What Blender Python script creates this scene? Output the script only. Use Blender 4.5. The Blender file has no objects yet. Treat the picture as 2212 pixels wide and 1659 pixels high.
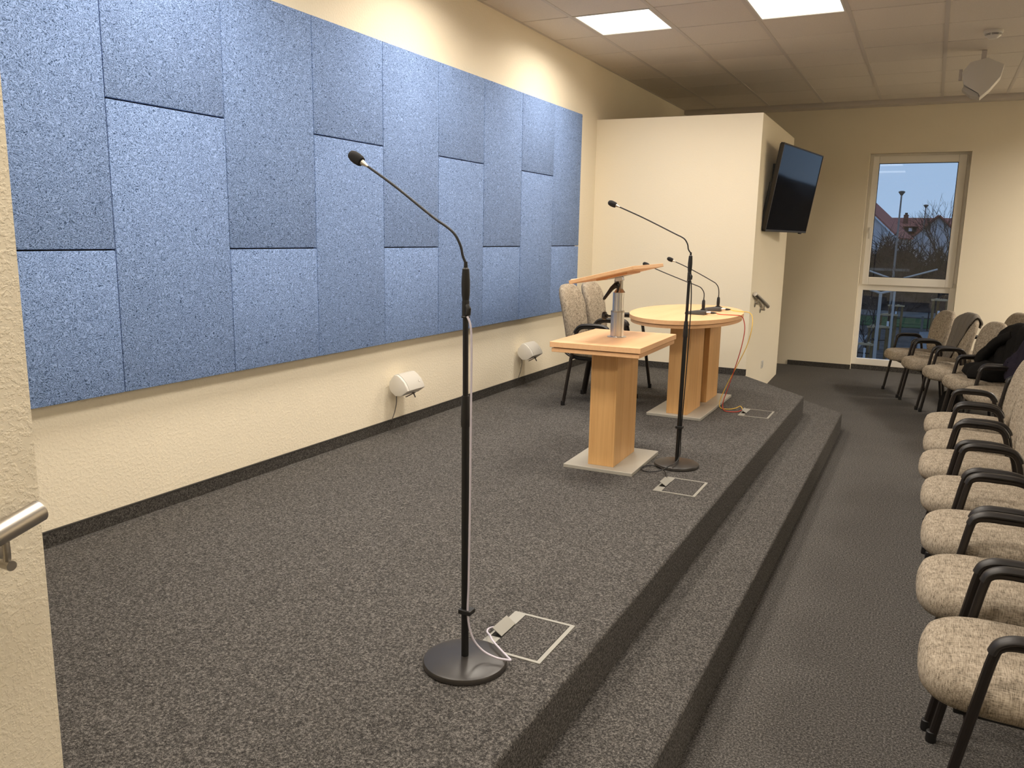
import bpy, bmesh, math, random
from mathutils import Vector, Matrix
random.seed(7)
R = math.radians
SC = bpy.context.scene
COL = SC.collection

# ------------------------------------------------------------------ camera
cam_d = bpy.data.cameras.new('camera')
cam = bpy.data.objects.new('camera', cam_d)
COL.objects.link(cam)
right = Vector((0.8899454, 0.4557010, 0.0182683))
up = Vector((-0.0984406, 0.1528256, 0.9833381))
fwd = Vector((-0.4453162, 0.8769156, -0.1808660))
m = Matrix.Identity(4)
for i in range(3):
    m[i][0] = right[i]; m[i][1] = up[i]; m[i][2] = -fwd[i]
m[0][3], m[1][3], m[2][3] = 3.036, -2.2611, 1.5934
cam.matrix_world = m
cam_d.sensor_fit = 'HORIZONTAL'
cam_d.sensor_width = 36.0
cam_d.lens = 1748.78 * 36.0 / 2212.0
cam_d.clip_start = 0.02
cam_d.clip_end = 600
SC.camera = cam
SC.view_settings.view_transform = 'Standard'
SC.view_settings.look = 'None'
SC.view_settings.gamma = 1.0
SC.view_settings.use_curve_mapping = False
SC.view_settings.exposure = 0.0

# ------------------------------------------------------------------ dusk sky
world = bpy.data.worlds.new('dusk_sky')
SC.world = world
world.use_nodes = True
wn = world.node_tree.nodes; wl = world.node_tree.links
wn.clear()
wo = wn.new('ShaderNodeOutputWorld'); wb = wn.new('ShaderNodeBackground')
tc = wn.new('ShaderNodeTexCoord'); sx = wn.new('ShaderNodeSeparateXYZ'); cr = wn.new('ShaderNodeValToRGB')
wl.new(tc.outputs['Generated'], sx.inputs[0]); wl.new(sx.outputs['Z'], cr.inputs[0])
cr.color_ramp.elements[0].position = 0.0; cr.color_ramp.elements[0].color = (0.44, 0.61, 0.86, 1)
cr.color_ramp.elements[1].position = 0.6; cr.color_ramp.elements[1].color = (0.30, 0.46, 0.80, 1)
wl.new(cr.outputs[0], wb.inputs['Color']); wb.inputs['Strength'].default_value = 1.0
wl.new(wb.outputs[0], wo.inputs[0])

LAMP_COLOR = (1.0, 0.90, 0.78)
STAGE_LAMP_W = 25.0
HALL_LAMP_W = 80.0
LAMP_SPREAD = R(158)

# ------------------------------------------------------------------ helpers
def setp(o, label=None, cat=None, group=None, kind=None):
    if label: o['label'] = label
    if cat: o['category'] = cat
    if group: o['group'] = group
    if kind: o['kind'] = kind
    return o

def empty(name, loc=(0, 0, 0), rz=0.0, label=None, cat=None, group=None, kind=None, rot=None):
    o = bpy.data.objects.new(name, None)
    o.empty_display_size = 0.1
    COL.objects.link(o)
    o.location = loc
    o.rotation_euler = rot if rot else (0, 0, rz)
    return setp(o, label, cat, group, kind)

def obj(name, bm, mat, parent=None, smooth=False, ang=35, loc=None):
    me = bpy.data.meshes.new(name)
    bmesh.ops.recalc_face_normals(bm, faces=bm.faces)
    bm.to_mesh(me); bm.free()
    if smooth:
        me.shade_smooth()
        me.set_sharp_from_angle(angle=R(ang))
    me.materials.append(mat)
    o = bpy.data.objects.new(name, me)
    COL.objects.link(o)
    if parent: o.parent = parent
    if loc: o.location = loc
    return o

def share(src, parent, loc=None, rot=None):
    o = src.copy(); COL.objects.link(o); o.parent = parent
    if loc is not None: o.location = loc
    if rot is not None: o.rotation_euler = rot
    return o

def copy_tree(o, parent=None):
    c = o.copy(); COL.objects.link(c)
    if parent: c.parent = parent
    for ch in list(o.children):
        copy_tree(ch, c)
    return c

def B(bm=None):
    return bm or bmesh.new()

def box(bm, x0, x1, y0, y1, z0, z1, bev=0.0, seg=2, mat=None):
    vs = [bm.verts.new((x, y, z)) for x in (x0, x1) for y in (y0, y1) for z in (z0, z1)]
    idx = [(0, 1, 3, 2), (4, 6, 7, 5), (0, 4, 5, 1), (2, 3, 7, 6), (0, 2, 6, 4), (1, 5, 7, 3)]
    fs = [bm.faces.new([vs[i] for i in f]) for f in idx]
    if bev > 0:
        es = list({e for f in fs for e in f.edges})
        r = bmesh.ops.bevel(bm, geom=es, offset=bev, segments=seg, profile=0.5, affect='EDGES')
        vs = list({v for v in vs if v.is_valid} | set(r['verts']))
    if mat is not None:
        bmesh.ops.transform(bm, matrix=mat, verts=vs)
    return bm

def poly(bm, pts, d):
    """prism: polygon pts (Vectors) extruded by vector d"""
    a = [bm.verts.new(p) for p in pts]
    b = [bm.verts.new(Vector(p) + Vector(d)) for p in pts]
    n = len(pts)
    bm.faces.new(a); bm.faces.new(list(reversed(b)))
    for i in range(n):
        bm.faces.new((a[i], a[(i + 1) % n], b[(i + 1) % n], b[i]))
    return bm

def catmull(pts, k=6):
    pts = [Vector(p) for p in pts]
    out = []
    P = [pts[0]] + pts + [pts[-1]]
    for i in range(1, len(P) - 2):
        p0, p1, p2, p3 = P[i - 1], P[i], P[i + 1], P[i + 2]
        for j in range(k):
            t = j / k
            out.append(0.5 * ((2 * p1) + (p2 - p0) * t + (2 * p0 - 5 * p1 + 4 * p2 - p3) * t * t + (3 * p1 - p0 - 3 * p2 + p3) * t ** 3))
    out.append(pts[-1])
    return out

def tube(bm, pts, r, n=10, flat=None):
    """sweep of a circle along pts; r is a number or a list"""
    pts = [Vector(p) for p in pts]
    rs = r if isinstance(r, (list, tuple)) else [r] * len(pts)
    t = (pts[1] - pts[0]).normalized()
    ref = Vector((0, 0, 1)) if abs(t.z) < 0.9 else Vector((0, 1, 0))
    u = t.cross(ref).normalized()
    rings = []
    for i, p in enumerate(pts):
        if i == 0: tt = pts[1] - pts[0]
        elif i == len(pts) - 1: tt = pts[-1] - pts[-2]
        else: tt = (pts[i + 1] - pts[i]).normalized() + (pts[i] - pts[i - 1]).normalized()
        tt = tt.normalized()
        u = (u - tt * u.dot(tt)).normalized()
        w = tt.cross(u)
        fl = flat or (1, 1)
        rings.append([bm.verts.new(p + (u * math.cos(2 * math.pi * k / n) * fl[0] + w * math.sin(2 * math.pi * k / n) * fl[1]) * rs[i]) for k in range(n)])
    for i in range(len(rings) - 1):
        for k in range(n):
            bm.faces.new((rings[i][k], rings[i][(k + 1) % n], rings[i + 1][(k + 1) % n], rings[i + 1][k]))
    bm.faces.new(list(reversed(rings[0]))); bm.faces.new(rings[-1])
    return bm

def lathe(bm, prof, c=(0, 0, 0), n=32, mat=None):
    """prof: (r, z) from bottom to top; closes both ends"""
    c = Vector(c); rings = []; allv = []
    for r, z in prof:
        if r < 1e-6:
            v = bm.verts.new(c + Vector((0, 0, z))); rings.append([v]); allv.append(v)
        else:
            ring = [bm.verts.new(c + Vector((r * math.cos(2 * math.pi * k / n), r * math.sin(2 * math.pi * k / n), z))) for k in range(n)]
            rings.append(ring); allv += ring
    for a, b in zip(rings, rings[1:]):
        if len(a) == 1 and len(b) == 1: continue
        for k in range(n):
            k2 = (k + 1) % n
            if len(a) == 1: bm.faces.new((a[0], b[k2], b[k]))
            elif len(b) == 1: bm.faces.new((a[k], a[k2], b[0]))
            else: bm.faces.new((a[k], a[k2], b[k2], b[k]))
    if len(rings[0]) > 1: bm.faces.new(list(reversed(rings[0])))
    if len(rings[-1]) > 1: bm.faces.new(rings[-1])
    if mat is not None: bmesh.ops.transform(bm, matrix=mat, verts=allv)
    return bm

# ------------------------------------------------------------------ materials
def new_mat(name, color=(0.8, 0.8, 0.8), rough=0.5, metal=0.0, spec=0.5):
    mt = bpy.data.materials.new(name); mt.use_nodes = True
    nt = mt.node_tree
    b = nt.nodes['Principled BSDF']
    b.inputs['Base Color'].default_value = (*color, 1)
    b.inputs['Roughness'].default_value = rough
    b.inputs['Metallic'].default_value = metal
    b.inputs['Specular IOR Level'].default_value = spec
    return mt, nt, b

def coords(nt, kind='world', scale=(1, 1, 1)):
    if kind == 'world':
        g = nt.nodes.new('ShaderNodeNewGeometry'); out = g.outputs['Position']
    else:
        g = nt.nodes.new('ShaderNodeTexCoord'); out = g.outputs['Object']
    mp = nt.nodes.new('ShaderNodeMapping'); mp.inputs['Scale'].default_value = scale
    nt.links.new(out, mp.inputs[0])
    return mp.outputs[0]

def noise(nt, vec, scale, detail=2.0, rough=0.5, dist=0.0):
    n = nt.nodes.new('ShaderNodeTexNoise')
    n.inputs['Scale'].default_value = scale; n.inputs['Detail'].default_value = detail
    n.inputs['Roughness'].default_value = rough; n.inputs['Distortion'].default_value = dist
    nt.links.new(vec, n.inputs['Vector'])
    return n.outputs['Fac']

def ramp(nt, fac, stops, interp='LINEAR'):
    r = nt.nodes.new('ShaderNodeValToRGB'); r.color_ramp.interpolation = interp
    el = r.color_ramp.elements
    while len(el) < len(stops): el.new(0.5)
    for e, (p, c) in zip(el, stops):
        e.position = p; e.color = (*c, 1) if len(c) == 3 else c
    nt.links.new(fac, r.inputs[0])
    return r.outputs[0]

def mixc(nt, a, b, fac, mode='MIX'):
    x = nt.nodes.new('ShaderNodeMix'); x.data_type = 'RGBA'; x.blend_type = mode
    for s, v in ((6, a), (7, b)):
        if hasattr(v, 'links'): nt.links.new(v, x.inputs[s])
        else: x.inputs[s].default_value = (*v, 1)
    if hasattr(fac, 'links'): nt.links.new(fac, x.inputs[0])
    else: x.inputs[0].default_value = fac
    return x.outputs[2]

def bump(nt, b, height, strength=0.3, dist=0.002):
    bp = nt.nodes.new('ShaderNodeBump')
    bp.inputs['Strength'].default_value = strength; bp.inputs['Distance'].default_value = dist
    nt.links.new(height, bp.inputs['Height']); nt.links.new(bp.outputs[0], b.inputs['Normal'])

def math_node(nt, op, a, b=None, c=None):
    n = nt.nodes.new('ShaderNodeMath'); n.operation = op
    for i, v in enumerate((a, b, c)):
        if v is None: continue
        if hasattr(v, 'links'): nt.links.new(v, n.inputs[i])
        else: n.inputs[i].default_value = v
    return n.outputs[0]

def plaster(name, color, sc=90, st=0.5, d=0.0025):
    mt, nt, b = new_mat(name, color, 0.85, spec=0.25)
    v = coords(nt)
    n1 = noise(nt, v, sc, 3, 0.55)
    h = ramp(nt, n1, [(0.45, (0, 0, 0)), (0.62, (1, 1, 1))])
    n2 = noise(nt, v, 1.3, 3)
    col = mixc(nt, tuple(c * 0.985 for c in color), tuple(min(1, c * 1.015) for c in color), n2)
    nt.links.new(col, b.inputs['Base Color'])
    bump(nt, b, h, st, d)
    return mt

M = {}
WALL = (0.86, 0.78, 0.615)
M['wall'] = plaster('cream_rough_plaster', WALL, 75, 0.35, 0.002)
M['wall_fine'] = plaster('cream_fine_plaster', WALL, 110, 0.2, 0.001)

def carpet(name, dark, mid, light):
    mt, nt, b = new_mat(name, mid, 0.95, spec=0.12)
    v = coords(nt)
    n1 = noise(nt, v, 380, 3.0, 0.7)
    n2 = noise(nt, v, 135, 2.5, 0.7)
    nm = math_node(nt, 'MULTIPLY_ADD', n1, 0.52, math_node(nt, 'MULTIPLY', n2, 0.48))
    c = ramp(nt, nm, [(0.37, dark), (0.5, mid), (0.63, light)])
    n3 = noise(nt, v, 2.6, 3, 0.6)
    c2 = mixc(nt, c, (0.82, 0.82, 0.82), n3, 'MULTIPLY')
    x = nt.nodes[-1]
    nt.links.new(c2, b.inputs['Base Color'])
    bump(nt, b, nm, 0.8, 0.004)
    return mt
M['carpet'] = carpet('grey_heather_carpet', (0.017, 0.016, 0.0155), (0.080, 0.075, 0.070), (0.28, 0.262, 0.243))
M['carpet_shaded'] = carpet('shaded_carpet_skirting', (0.014, 0.0132, 0.012), (0.060, 0.055, 0.05), (0.17, 0.16, 0.145))  # darker copy of the carpet: shade on upright strips put into the colour
M['carpet_edge'] = new_mat('carpet_binding', (0.035, 0.032, 0.028), 0.9)[0]

def acoustic():
    mt, nt, b = new_mat('blue_wood_wool', (0.25, 0.36, 0.6), 0.85, spec=0.2)
    v = coords(nt)
    # curly strands: contour lines of distorted noise, two layers
    lay = []
    for sc, k in ((52, 9.0), (38, 8.0)):
        vv = coords(nt, scale=(1, 1, 1.0)) if sc == 52 else coords(nt, scale=(1, 0.8, 1.25))
        n = noise(nt, vv, sc, 0.6, 0.4, 0.6)
        s = math_node(nt, 'PINGPONG', math_node(nt, 'MULTIPLY', n, k), 0.5)
        lay.append(math_node(nt, 'MULTIPLY', s, 2.0))
    st = math_node(nt, 'MAXIMUM', lay[0], lay[1])
    fine = noise(nt, v, 240, 2, 0.6)
    h = math_node(nt, 'MULTIPLY_ADD', fine, 0.55, math_node(nt, 'MULTIPLY', st, 0.5))
    c = ramp(nt, h, [(0.34, (0.03, 0.055, 0.12)), (0.50, (0.135, 0.215, 0.39)), (0.66, (0.235, 0.35, 0.63)), (0.82, (0.37, 0.51, 0.84))])
    big = noise(nt, v, 3.2, 2.5, 0.55)
    c2 = mixc(nt, (0.93, 0.93, 0.94), (1.05, 1.05, 1.05), big)
    oi = nt.nodes.new('ShaderNodeObjectInfo')
    rnd = ramp(nt, oi.outputs['Random'], [(0, (0.975, 0.98, 0.98)), (1, (1.02, 1.02, 1.02))])
    c3 = mixc(nt, mixc(nt, c, c2, 1.0, 'MULTIPLY'), rnd, 1.0, 'MULTIPLY')
    nt.links.new(c3, b.inputs['Base Color'])
    bump(nt, b, h, 0.55, 0.004)
    return mt
M['blue'] = acoustic()

def wood(name, c1, c2, sc=(1, 1, 0.04), fr=34, contrast=1.0):
    mt, nt, b = new_mat(name, c1, 0.42, spec=0.4)
    v = coords(nt, 'object', sc)
    n = noise(nt, v, fr, 4, 0.6, 0.3)
    n2 = noise(nt, v, fr * 6, 2, 0.5)
    f = math_node(nt, 'MULTIPLY_ADD', n2, 0.3, math_node(nt, 'MULTIPLY', n, 0.7))
    c = ramp(nt, f, [(0.3, c2), (0.62, c1)])
    oi = nt.nodes.new('ShaderNodeObjectInfo')
    rnd_ = ramp(nt, oi.outputs['Random'], [(0, (0.93, 0.92, 0.90)), (1, (1.04, 1.04, 1.04))])
    nt.links.new(mixc(nt, c, rnd_, 1.0, 'MULTIPLY'), b.inputs['Base Color'])
    bump(nt, b, n2, 0.05, 0.0005)
    return mt
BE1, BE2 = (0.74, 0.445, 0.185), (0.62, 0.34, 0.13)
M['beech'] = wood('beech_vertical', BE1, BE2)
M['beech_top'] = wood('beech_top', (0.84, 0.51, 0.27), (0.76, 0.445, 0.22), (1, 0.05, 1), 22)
M['beech_shaded'] = wood('beech_recess_shade', (0.33, 0.19, 0.075), (0.28, 0.155, 0.06))  # darkened beech, its colour standing in for shade in the recesses
M['plate'] = new_mat('silver_grey_plate', (0.47, 0.445, 0.38), 0.45, 0.2)[0]
M['plate_edge'] = M['plate']

def brushed():
    mt, nt, b = new_mat('brushed_aluminium', (0.62, 0.61, 0.60), 0.28, 1.0)
    return mt
M['alu'] = brushed()
M['steel'] = new_mat('brushed_stainless', (0.44, 0.41, 0.36), 0.40, 1.0)[0]
M['black_metal'] = new_mat('black_powder_coat', (0.005, 0.005, 0.005), 0.5)[0]
M['black_base'] = new_mat('black_cast_base', (0.034, 0.030, 0.027), 0.32)[0]
M['black_plastic'] = new_mat('black_plastic', (0.008, 0.0075, 0.0075), 0.5)[0]
M['foam'] = new_mat('black_foam', (0.012, 0.011, 0.011), 0.95)[0]
M['chair_tube'] = new_mat('dark_brown_tube', (0.014, 0.0105, 0.009), 0.36, 0.1)[0]
M['arm_pad'] = new_mat('dark_grey_arm_pad', (0.016, 0.014, 0.0135), 0.42)[0]
M['white_plastic'] = new_mat('white_plastic', (0.68, 0.65, 0.59), 0.45)[0]
M['grille'] = new_mat('speaker_grille', (0.54, 0.515, 0.46), 0.6)[0]
M['under'] = new_mat('dark_grey_bracket', (0.10, 0.09, 0.08), 0.6)[0]  # plain dark grey for speaker brackets, mounts and cables
M['pvc'] = new_mat('white_window_pvc', (0.88, 0.84, 0.76), 0.35)[0]
M['white_cable'] = new_mat('white_cable', (0.62, 0.58, 0.66), 0.5)[0]
M['red'] = new_mat('red_cable', (0.55, 0.055, 0.03), 0.5)[0]
M['yellow'] = new_mat('yellow_cable', (0.78, 0.50, 0.07), 0.5)[0]
M['box_metal'] = new_mat('floor_box_alu', (0.34, 0.33, 0.29), 0.5, 0.2)[0]
M['body_grey'] = new_mat('charcoal_body', (0.062, 0.062, 0.060), 0.5)[0]
M['tv_frame'] = new_mat('tv_bronze_frame', (0.028, 0.023, 0.018), 0.35, 0.3)[0]
M['tv_screen'] = new_mat('tv_glossy_screen', (0.004, 0.004, 0.005), 0.05, 0.0, 0.5)[0]
M['tv_screen'].node_tree.nodes['Principled BSDF'].inputs['IOR'].default_value = 1.2
M['dark_gap'] = new_mat('dark_gap', (0.02, 0.018, 0.015), 0.9)[0]

def ceiling_mat():
    mt, nt, b = new_mat('mineral_fibre_tile', (0.72, 0.66, 0.58), 0.95, spec=0.1)
    v = coords(nt)
    n = noise(nt, v, 260, 3, 0.6)
    c = ramp(nt, n, [(0.3, (0.66, 0.60, 0.53)), (0.6, (0.75, 0.69, 0.61))])
    oi = nt.nodes.new('ShaderNodeObjectInfo')
    rnd = ramp(nt, oi.outputs['Random'], [(0, (0.95, 0.95, 0.95)), (1, (1.03, 1.03, 1.03))])
    nt.links.new(mixc(nt, c, rnd, 1.0, 'MULTIPLY'), b.inputs['Base Color'])
    bump(nt, b, n, 0.15, 0.001)
    return mt
M['tile'] = ceiling_mat()
M['tbar'] = new_mat('ceiling_rail_paint', (0.58, 0.53, 0.48), 0.5)[0]

def fabric(name, dark, mid, light, sc=1.0):
    mt, nt, b = new_mat(name, mid, 0.92, spec=0.15)
    a = noise(nt, coords(nt, 'object', (40 * sc, 520 * sc, 520 * sc)), 1.0, 2, 0.6)
    c_ = noise(nt, coords(nt, 'object', (520 * sc, 40 * sc, 60 * sc)), 1.0, 2, 0.6)
    d = noise(nt, coords(nt, 'object', (1, 1, 1)), 38, 3, 0.6)
    s = math_node(nt, 'ADD', math_node(nt, 'MULTIPLY', a, 0.4), math_node(nt, 'MULTIPLY', c_, 0.4))
    s = math_node(nt, 'MULTIPLY_ADD', d, 0.2, s)
    c = ramp(nt, s, [(0.37, dark), (0.49, mid), (0.60, light)])
    nt.links.new(c, b.inputs['Base Color'])
    bump(nt, b, s, 0.35, 0.0015)
    return mt
M['fabric'] = fabric('oatmeal_weave', (0.085, 0.068, 0.050), (0.315, 0.265, 0.20), (0.49, 0.42, 0.33))
M['lamp_on'] = None

def emit(name, color, strength):
    mt = bpy.data.materials.new(name); mt.use_nodes = True
    nt = mt.node_tree; nt.nodes.clear()
    o = nt.nodes.new('ShaderNodeOutputMaterial'); e = nt.nodes.new('ShaderNodeEmission')
    e.inputs[0].default_value = (*color, 1); e.inputs[1].default_value = strength
    nt.links.new(e.outputs[0], o.inputs[0])
    return mt
M['lamp_on'] = emit('lit_led_diffuser', (1.0, 0.97, 0.90), 2.2)

def glass_mat():
    mt = bpy.data.materials.new('window_glass'); mt.use_nodes = True
    nt = mt.node_tree; nt.nodes.clear()
    o = nt.nodes.new('ShaderNodeOutputMaterial'); mx = nt.nodes.new('ShaderNodeMixShader')
    t = nt.nodes.new('ShaderNodeBsdfTransparent'); g = nt.nodes.new('ShaderNodeBsdfGlossy')
    g.inputs['Roughness'].default_value = 0.0
    t.inputs[0].default_value = (0.93, 0.95, 0.96, 1)
    fr = nt.nodes.new('ShaderNodeFresnel'); fr.inputs[0].default_value = 1.6
    nt.links.new(fr.outputs[0], mx.inputs[0]); nt.links.new(t.outputs[0], mx.inputs[1]); nt.links.new(g.outputs[0], mx.inputs[2])
    nt.links.new(mx.outputs[0], o.inputs[0])
    return mt
M['glass'] = glass_mat()

# ------------------------------------------------------------------ room shell
XR, YB, YF, ZC = 9.4, -4.6, 8.7, 3.225

def struct(name, bm, mat, parent=None, **kw):
    o = obj(name, bm, mat, parent, **kw)
    if parent is None: o['kind'] = 'structure'
    return o

b = B(); box(b, -0.25, XR + 0.2, YB - 0.2, YF + 0.35, -0.25, 0.0); struct('floor', b, M['carpet'])
b = B(); box(b, -0.25, 0.0, YB - 0.2, YF + 0.35, 0.0, 3.5); struct('wall_left', b, M['wall'])
b = B(); box(b, XR, XR + 0.25, YB - 0.2, YF + 0.35, 0.0, 3.5); struct('wall_right', b, M['wall'])
b = B(); box(b, 0.0, XR, YB - 0.25, YB, 0.0, 3.5); struct('wall_back', b, M['wall'])
WX0, WX1, WZ1 = 2.26, 3.338, 2.640
b = B()
box(b, 0.0, WX0, YF, YF + 0.3, 0.0, 3.5)
box(b, WX1, XR, YF, YF + 0.3, 0.0, 3.5)
box(b, WX0, WX1, YF, YF + 0.3, WZ1, 3.5)
box(b, WX0, WX1, YF + 0.1, YF + 0.3, -0.0, 0.062)
struct('wall_front', b, M['wall_fine'])

# half-height stage side walls (far one with the television, near one with the handrail)
def quad_prism(bm, base, z0, z1):
    return poly(bm, [Vector((x, y, z0)) for x, y in base], (0, 0, z1 - z0))
b = B()
bs = [(0.0, 5.45), (1.583, 5.45), (1.506, 7.79), (0.0, 7.79)]
vb = [b.verts.new((x, y, 0)) for x, y in bs]
vt = [b.verts.new((x, y, z)) for (x, y), z in zip(bs, (2.715, 2.708, 2.745, 2.745))]
b.faces.new(vb); b.faces.new(vt)
for i in range(4): b.faces.new((vb[i], vb[(i + 1) % 4], vt[(i + 1) % 4], vt[i]))
struct('wall_partition_far', b, M['wall_fine'])
b = B(); quad_prism(b, [(0.0, YB), (1.5, YB), (1.5, -1.31), (0.0, -1.31)], 0.0, 2.71)
struct('wall_partition_near', b, plaster('cream_coarse_plaster', WALL, 105, 0.4, 0.0018))

# suspended ceiling: rails along Y, tiles butting in Y
ceil = B(); box(ceil, -0.25, XR + 0.2, YB - 0.2, YF + 0.35, 3.30, 3.5)
ceiling = struct('ceiling', ceil, M['dark_gap'])
GX0, GS, GY0, GT = 0.43, 0.635, 3.735, 0.6375
xb = [GX0 + GS * k for k in range(0, 15) if GX0 + GS * k < XR]
y_lo = GY0 - GT * 13
yb = [y_lo + GT * k for k in range(0, 22) if y_lo + GT * k < 8.5]
yb = [YB] + [y for y in yb if y > YB + 0.15] + [8.50]
LIGHTS = {}
for ci in (0, 2):
    for r, ri in enumerate((0, -3, -6, -9)):
        LIGHTS[(ci, ri)] = 'stage'
for ci in (8, 12):
    for ri in (6, 4, -8):
        LIGHTS[(ci, ri)] = 'hall'
def cell(ci, ri):
    return (GX0 + GS * ci, GX0 + GS * (ci + 1), GY0 + GT * ri, GY0 + GT * (ri + 1))
lit = []
for k in LIGHTS:
    lit.append(cell(*k))
tile_mesh = {}
xs = [0.0] + xb + [XR]
for i in range(len(xs) - 1):
    for j in range(len(yb) - 1):
        x0, x1, y0, y1 = xs[i], xs[i + 1], yb[j], yb[j + 1]
        cx, cy = (x0 + x1) / 2, (y0 + y1) / 2
        if any(l[0] < cx < l[1] and l[2] < cy < l[3] for l in lit): continue
        w, h = round(x1 - x0, 3), round(y1 - y0, 3)
        if (w, h) not in tile_mesh:
            b = B(); box(b, -w / 2 + 0.011, w / 2 - 0.011, -h / 2 + 0.006, h / 2 - 0.006, 0, 0.018, 0.002, 1)
            o = obj('ceiling_tile', b, M['tile'], ceiling, loc=(cx, cy, ZC)); tile_mesh[(w, h)] = o
        else:
            share(tile_mesh[(w, h)], ceiling, (cx, cy, ZC + random.uniform(-0.0008, 0.0008)))
b = B(); box(b, -0.015, 0.015, YB, 8.5, 0, 0.03, 0.0)
rail0 = obj('ceiling_rail', b, M['tbar'], ceiling, loc=(xb[0], 0, ZC - 0.003))
for x in xb[1:]:
    share(rail0, ceiling, (x, 0, ZC - 0.003))
b = B(); box(b, 0.0, XR, 8.51, YF, 3.172, 3.30, 0.004); struct('trim_1', b, M['tbar'])
b = B(); box(b, 0.0, 0.02, YB, 8.51, ZC - 0.004, ZC + 0.03); struct('trim_2', b, M['tbar'])

# LED panels
n_stage = n_hall = 0
def ceiling_light(ci, ri, kind, label, group=None):
    x0, x1, y0, y1 = cell(ci, ri)
    t = empty('ceiling_light', ((x0 + x1) / 2, (y0 + y1) / 2, ZC - 0.003), label=label, cat='ceiling light', group=group)
    hx, hy = (x1 - x0) / 2 - 0.016, (y1 - y0) / 2 - 0.004
    f = B()
    for a in ((-hx, hx, -hy, -hy + 0.014), (-hx, hx, hy - 0.014, hy), (-hx, -hx + 0.014, -hy + 0.014, hy - 0.014), (hx - 0.014, hx, -hy + 0.014, hy - 0.014)):
        box(f, a[0], a[1], a[2], a[3], 0, 0.03)
    obj('frame', f, M['white_plastic'], t)
    d = B(); box(d, -hx + 0.014, hx - 0.014, -hy + 0.014, hy - 0.014, 0.006, 0.02)
    obj('diffuser', d, M['lamp_on'], t)
    L = bpy.data.lights.new('led_lamp', 'AREA'); L.shape = 'RECTANGLE'
    L.size = 2 * hx - 0.04; L.size_y = 2 * hy - 0.04
    L.energy = STAGE_LAMP_W if kind == 'stage' else HALL_LAMP_W
    L.color = LAMP_COLOR; L.spread = LAMP_SPREAD
    lo = bpy.data.objects.new('led_lamp', L); COL.objects.link(lo); lo.parent = t; lo.location = (0, 0, 0.003)
for (ci, ri), kind in LIGHTS.items():
    grp = None
    if (ci, ri) == (0, 0): lab = 'square lit LED ceiling panel nearer the blue panelled wall'
    elif (ci, ri) == (2, 0): lab = 'square lit LED ceiling panel cut by the top edge of the picture'
    elif kind == 'stage': lab, grp = 'square lit LED ceiling panel over the near half of the stage, out of frame', 'stage ceiling panels out of frame'
    else: lab, grp = 'square lit LED ceiling panel above the rows of seats, out of frame', 'hall ceiling panels out of frame'
    ceiling_light(ci, ri, kind, lab, grp)

# ------------------------------------------------------------------ stage platform
stage = empty('stage_platform', (0, 0, 0), label='low carpeted stage platform with one full-length step along its front edge', cat='stage')
SE = 2.216
top_poly = [(0.0, -1.31), (1.502, -1.31), (SE, -0.80), (SE, 4.678), (1.585, 5.418), (1.583, 5.45), (0.0, 5.45)]
step_poly = [(1.502, -1.9), (1.70, -1.9), (2.495, -1.05), (2.495, 4.99), (1.56, 6.08), (1.56, 5.46), (1.0, 5.0), (1.0, -1.25), (1.502, -1.25)]
def slab(name, pts, z0, z1, bev):
    b = B(); poly(b, [Vector((x, y, z0)) for x, y in pts], (0, 0, z1 - z0))
    es = [e for e in b.edges if all(abs(v.co.z - z1) < 1e-5 for v in e.verts)]
    bmesh.ops.bevel(b, geom=es, offset=bev, segments=4, profile=0.5, affect='EDGES')
    return obj(name, b, M['carpet'], stage, smooth=True, ang=50)
slab('platform', top_poly, 0.0, 0.33, 0.014)
slab('step', [(1.6, -1.9), (1.85, -1.9), (2.495, -1.05), (2.495, 4.99), (1.60, 6.04), (1.60, 5.40), (2.15, 4.75), (2.15, -0.8), (1.52, -1.25)], 0.0, 0.165, 0.014)

# baseboards of carpet strip
def skirting(name, x0, x1, y0, y1, z0, h=0.068):
    t = B(); box(t, x0, x1, y0, y1, z0, z0 + h)
    o = struct(name, t, M['carpet_shaded'])
    c = B(); box(c, x0 - 0.001 if x1 - x0 < 0.1 else x0, x1 + 0.001, y0 - 0.001, y1 + 0.001 if y1 - y0 < 0.1 else y1, z0 + h, z0 + h + 0.005)
    obj('binding', c, M['carpet_edge'], o)
skirting('baseboard_left', 0.0, 0.010, -1.31, 5.44, 0.33, 0.062)
skirting('baseboard_partition', 0.01, 1.590, 5.438, 5.45, 0.33, 0.055)
skirting('baseboard_front_left', 1.5, WX0, YF - 0.012, YF, 0.0, 0.055)
skirting('baseboard_window', WX0, WX1, YF + 0.088, YF + 0.1, 0.0, 0.055)
skirting('baseboard_front_right', WX1, XR, YF - 0.012, YF, 0.0, 0.055)
skirting('baseboard_left_far', 0.0, 0.010, 7.8, YF - 0.012, 0.0, 0.055)

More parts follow.
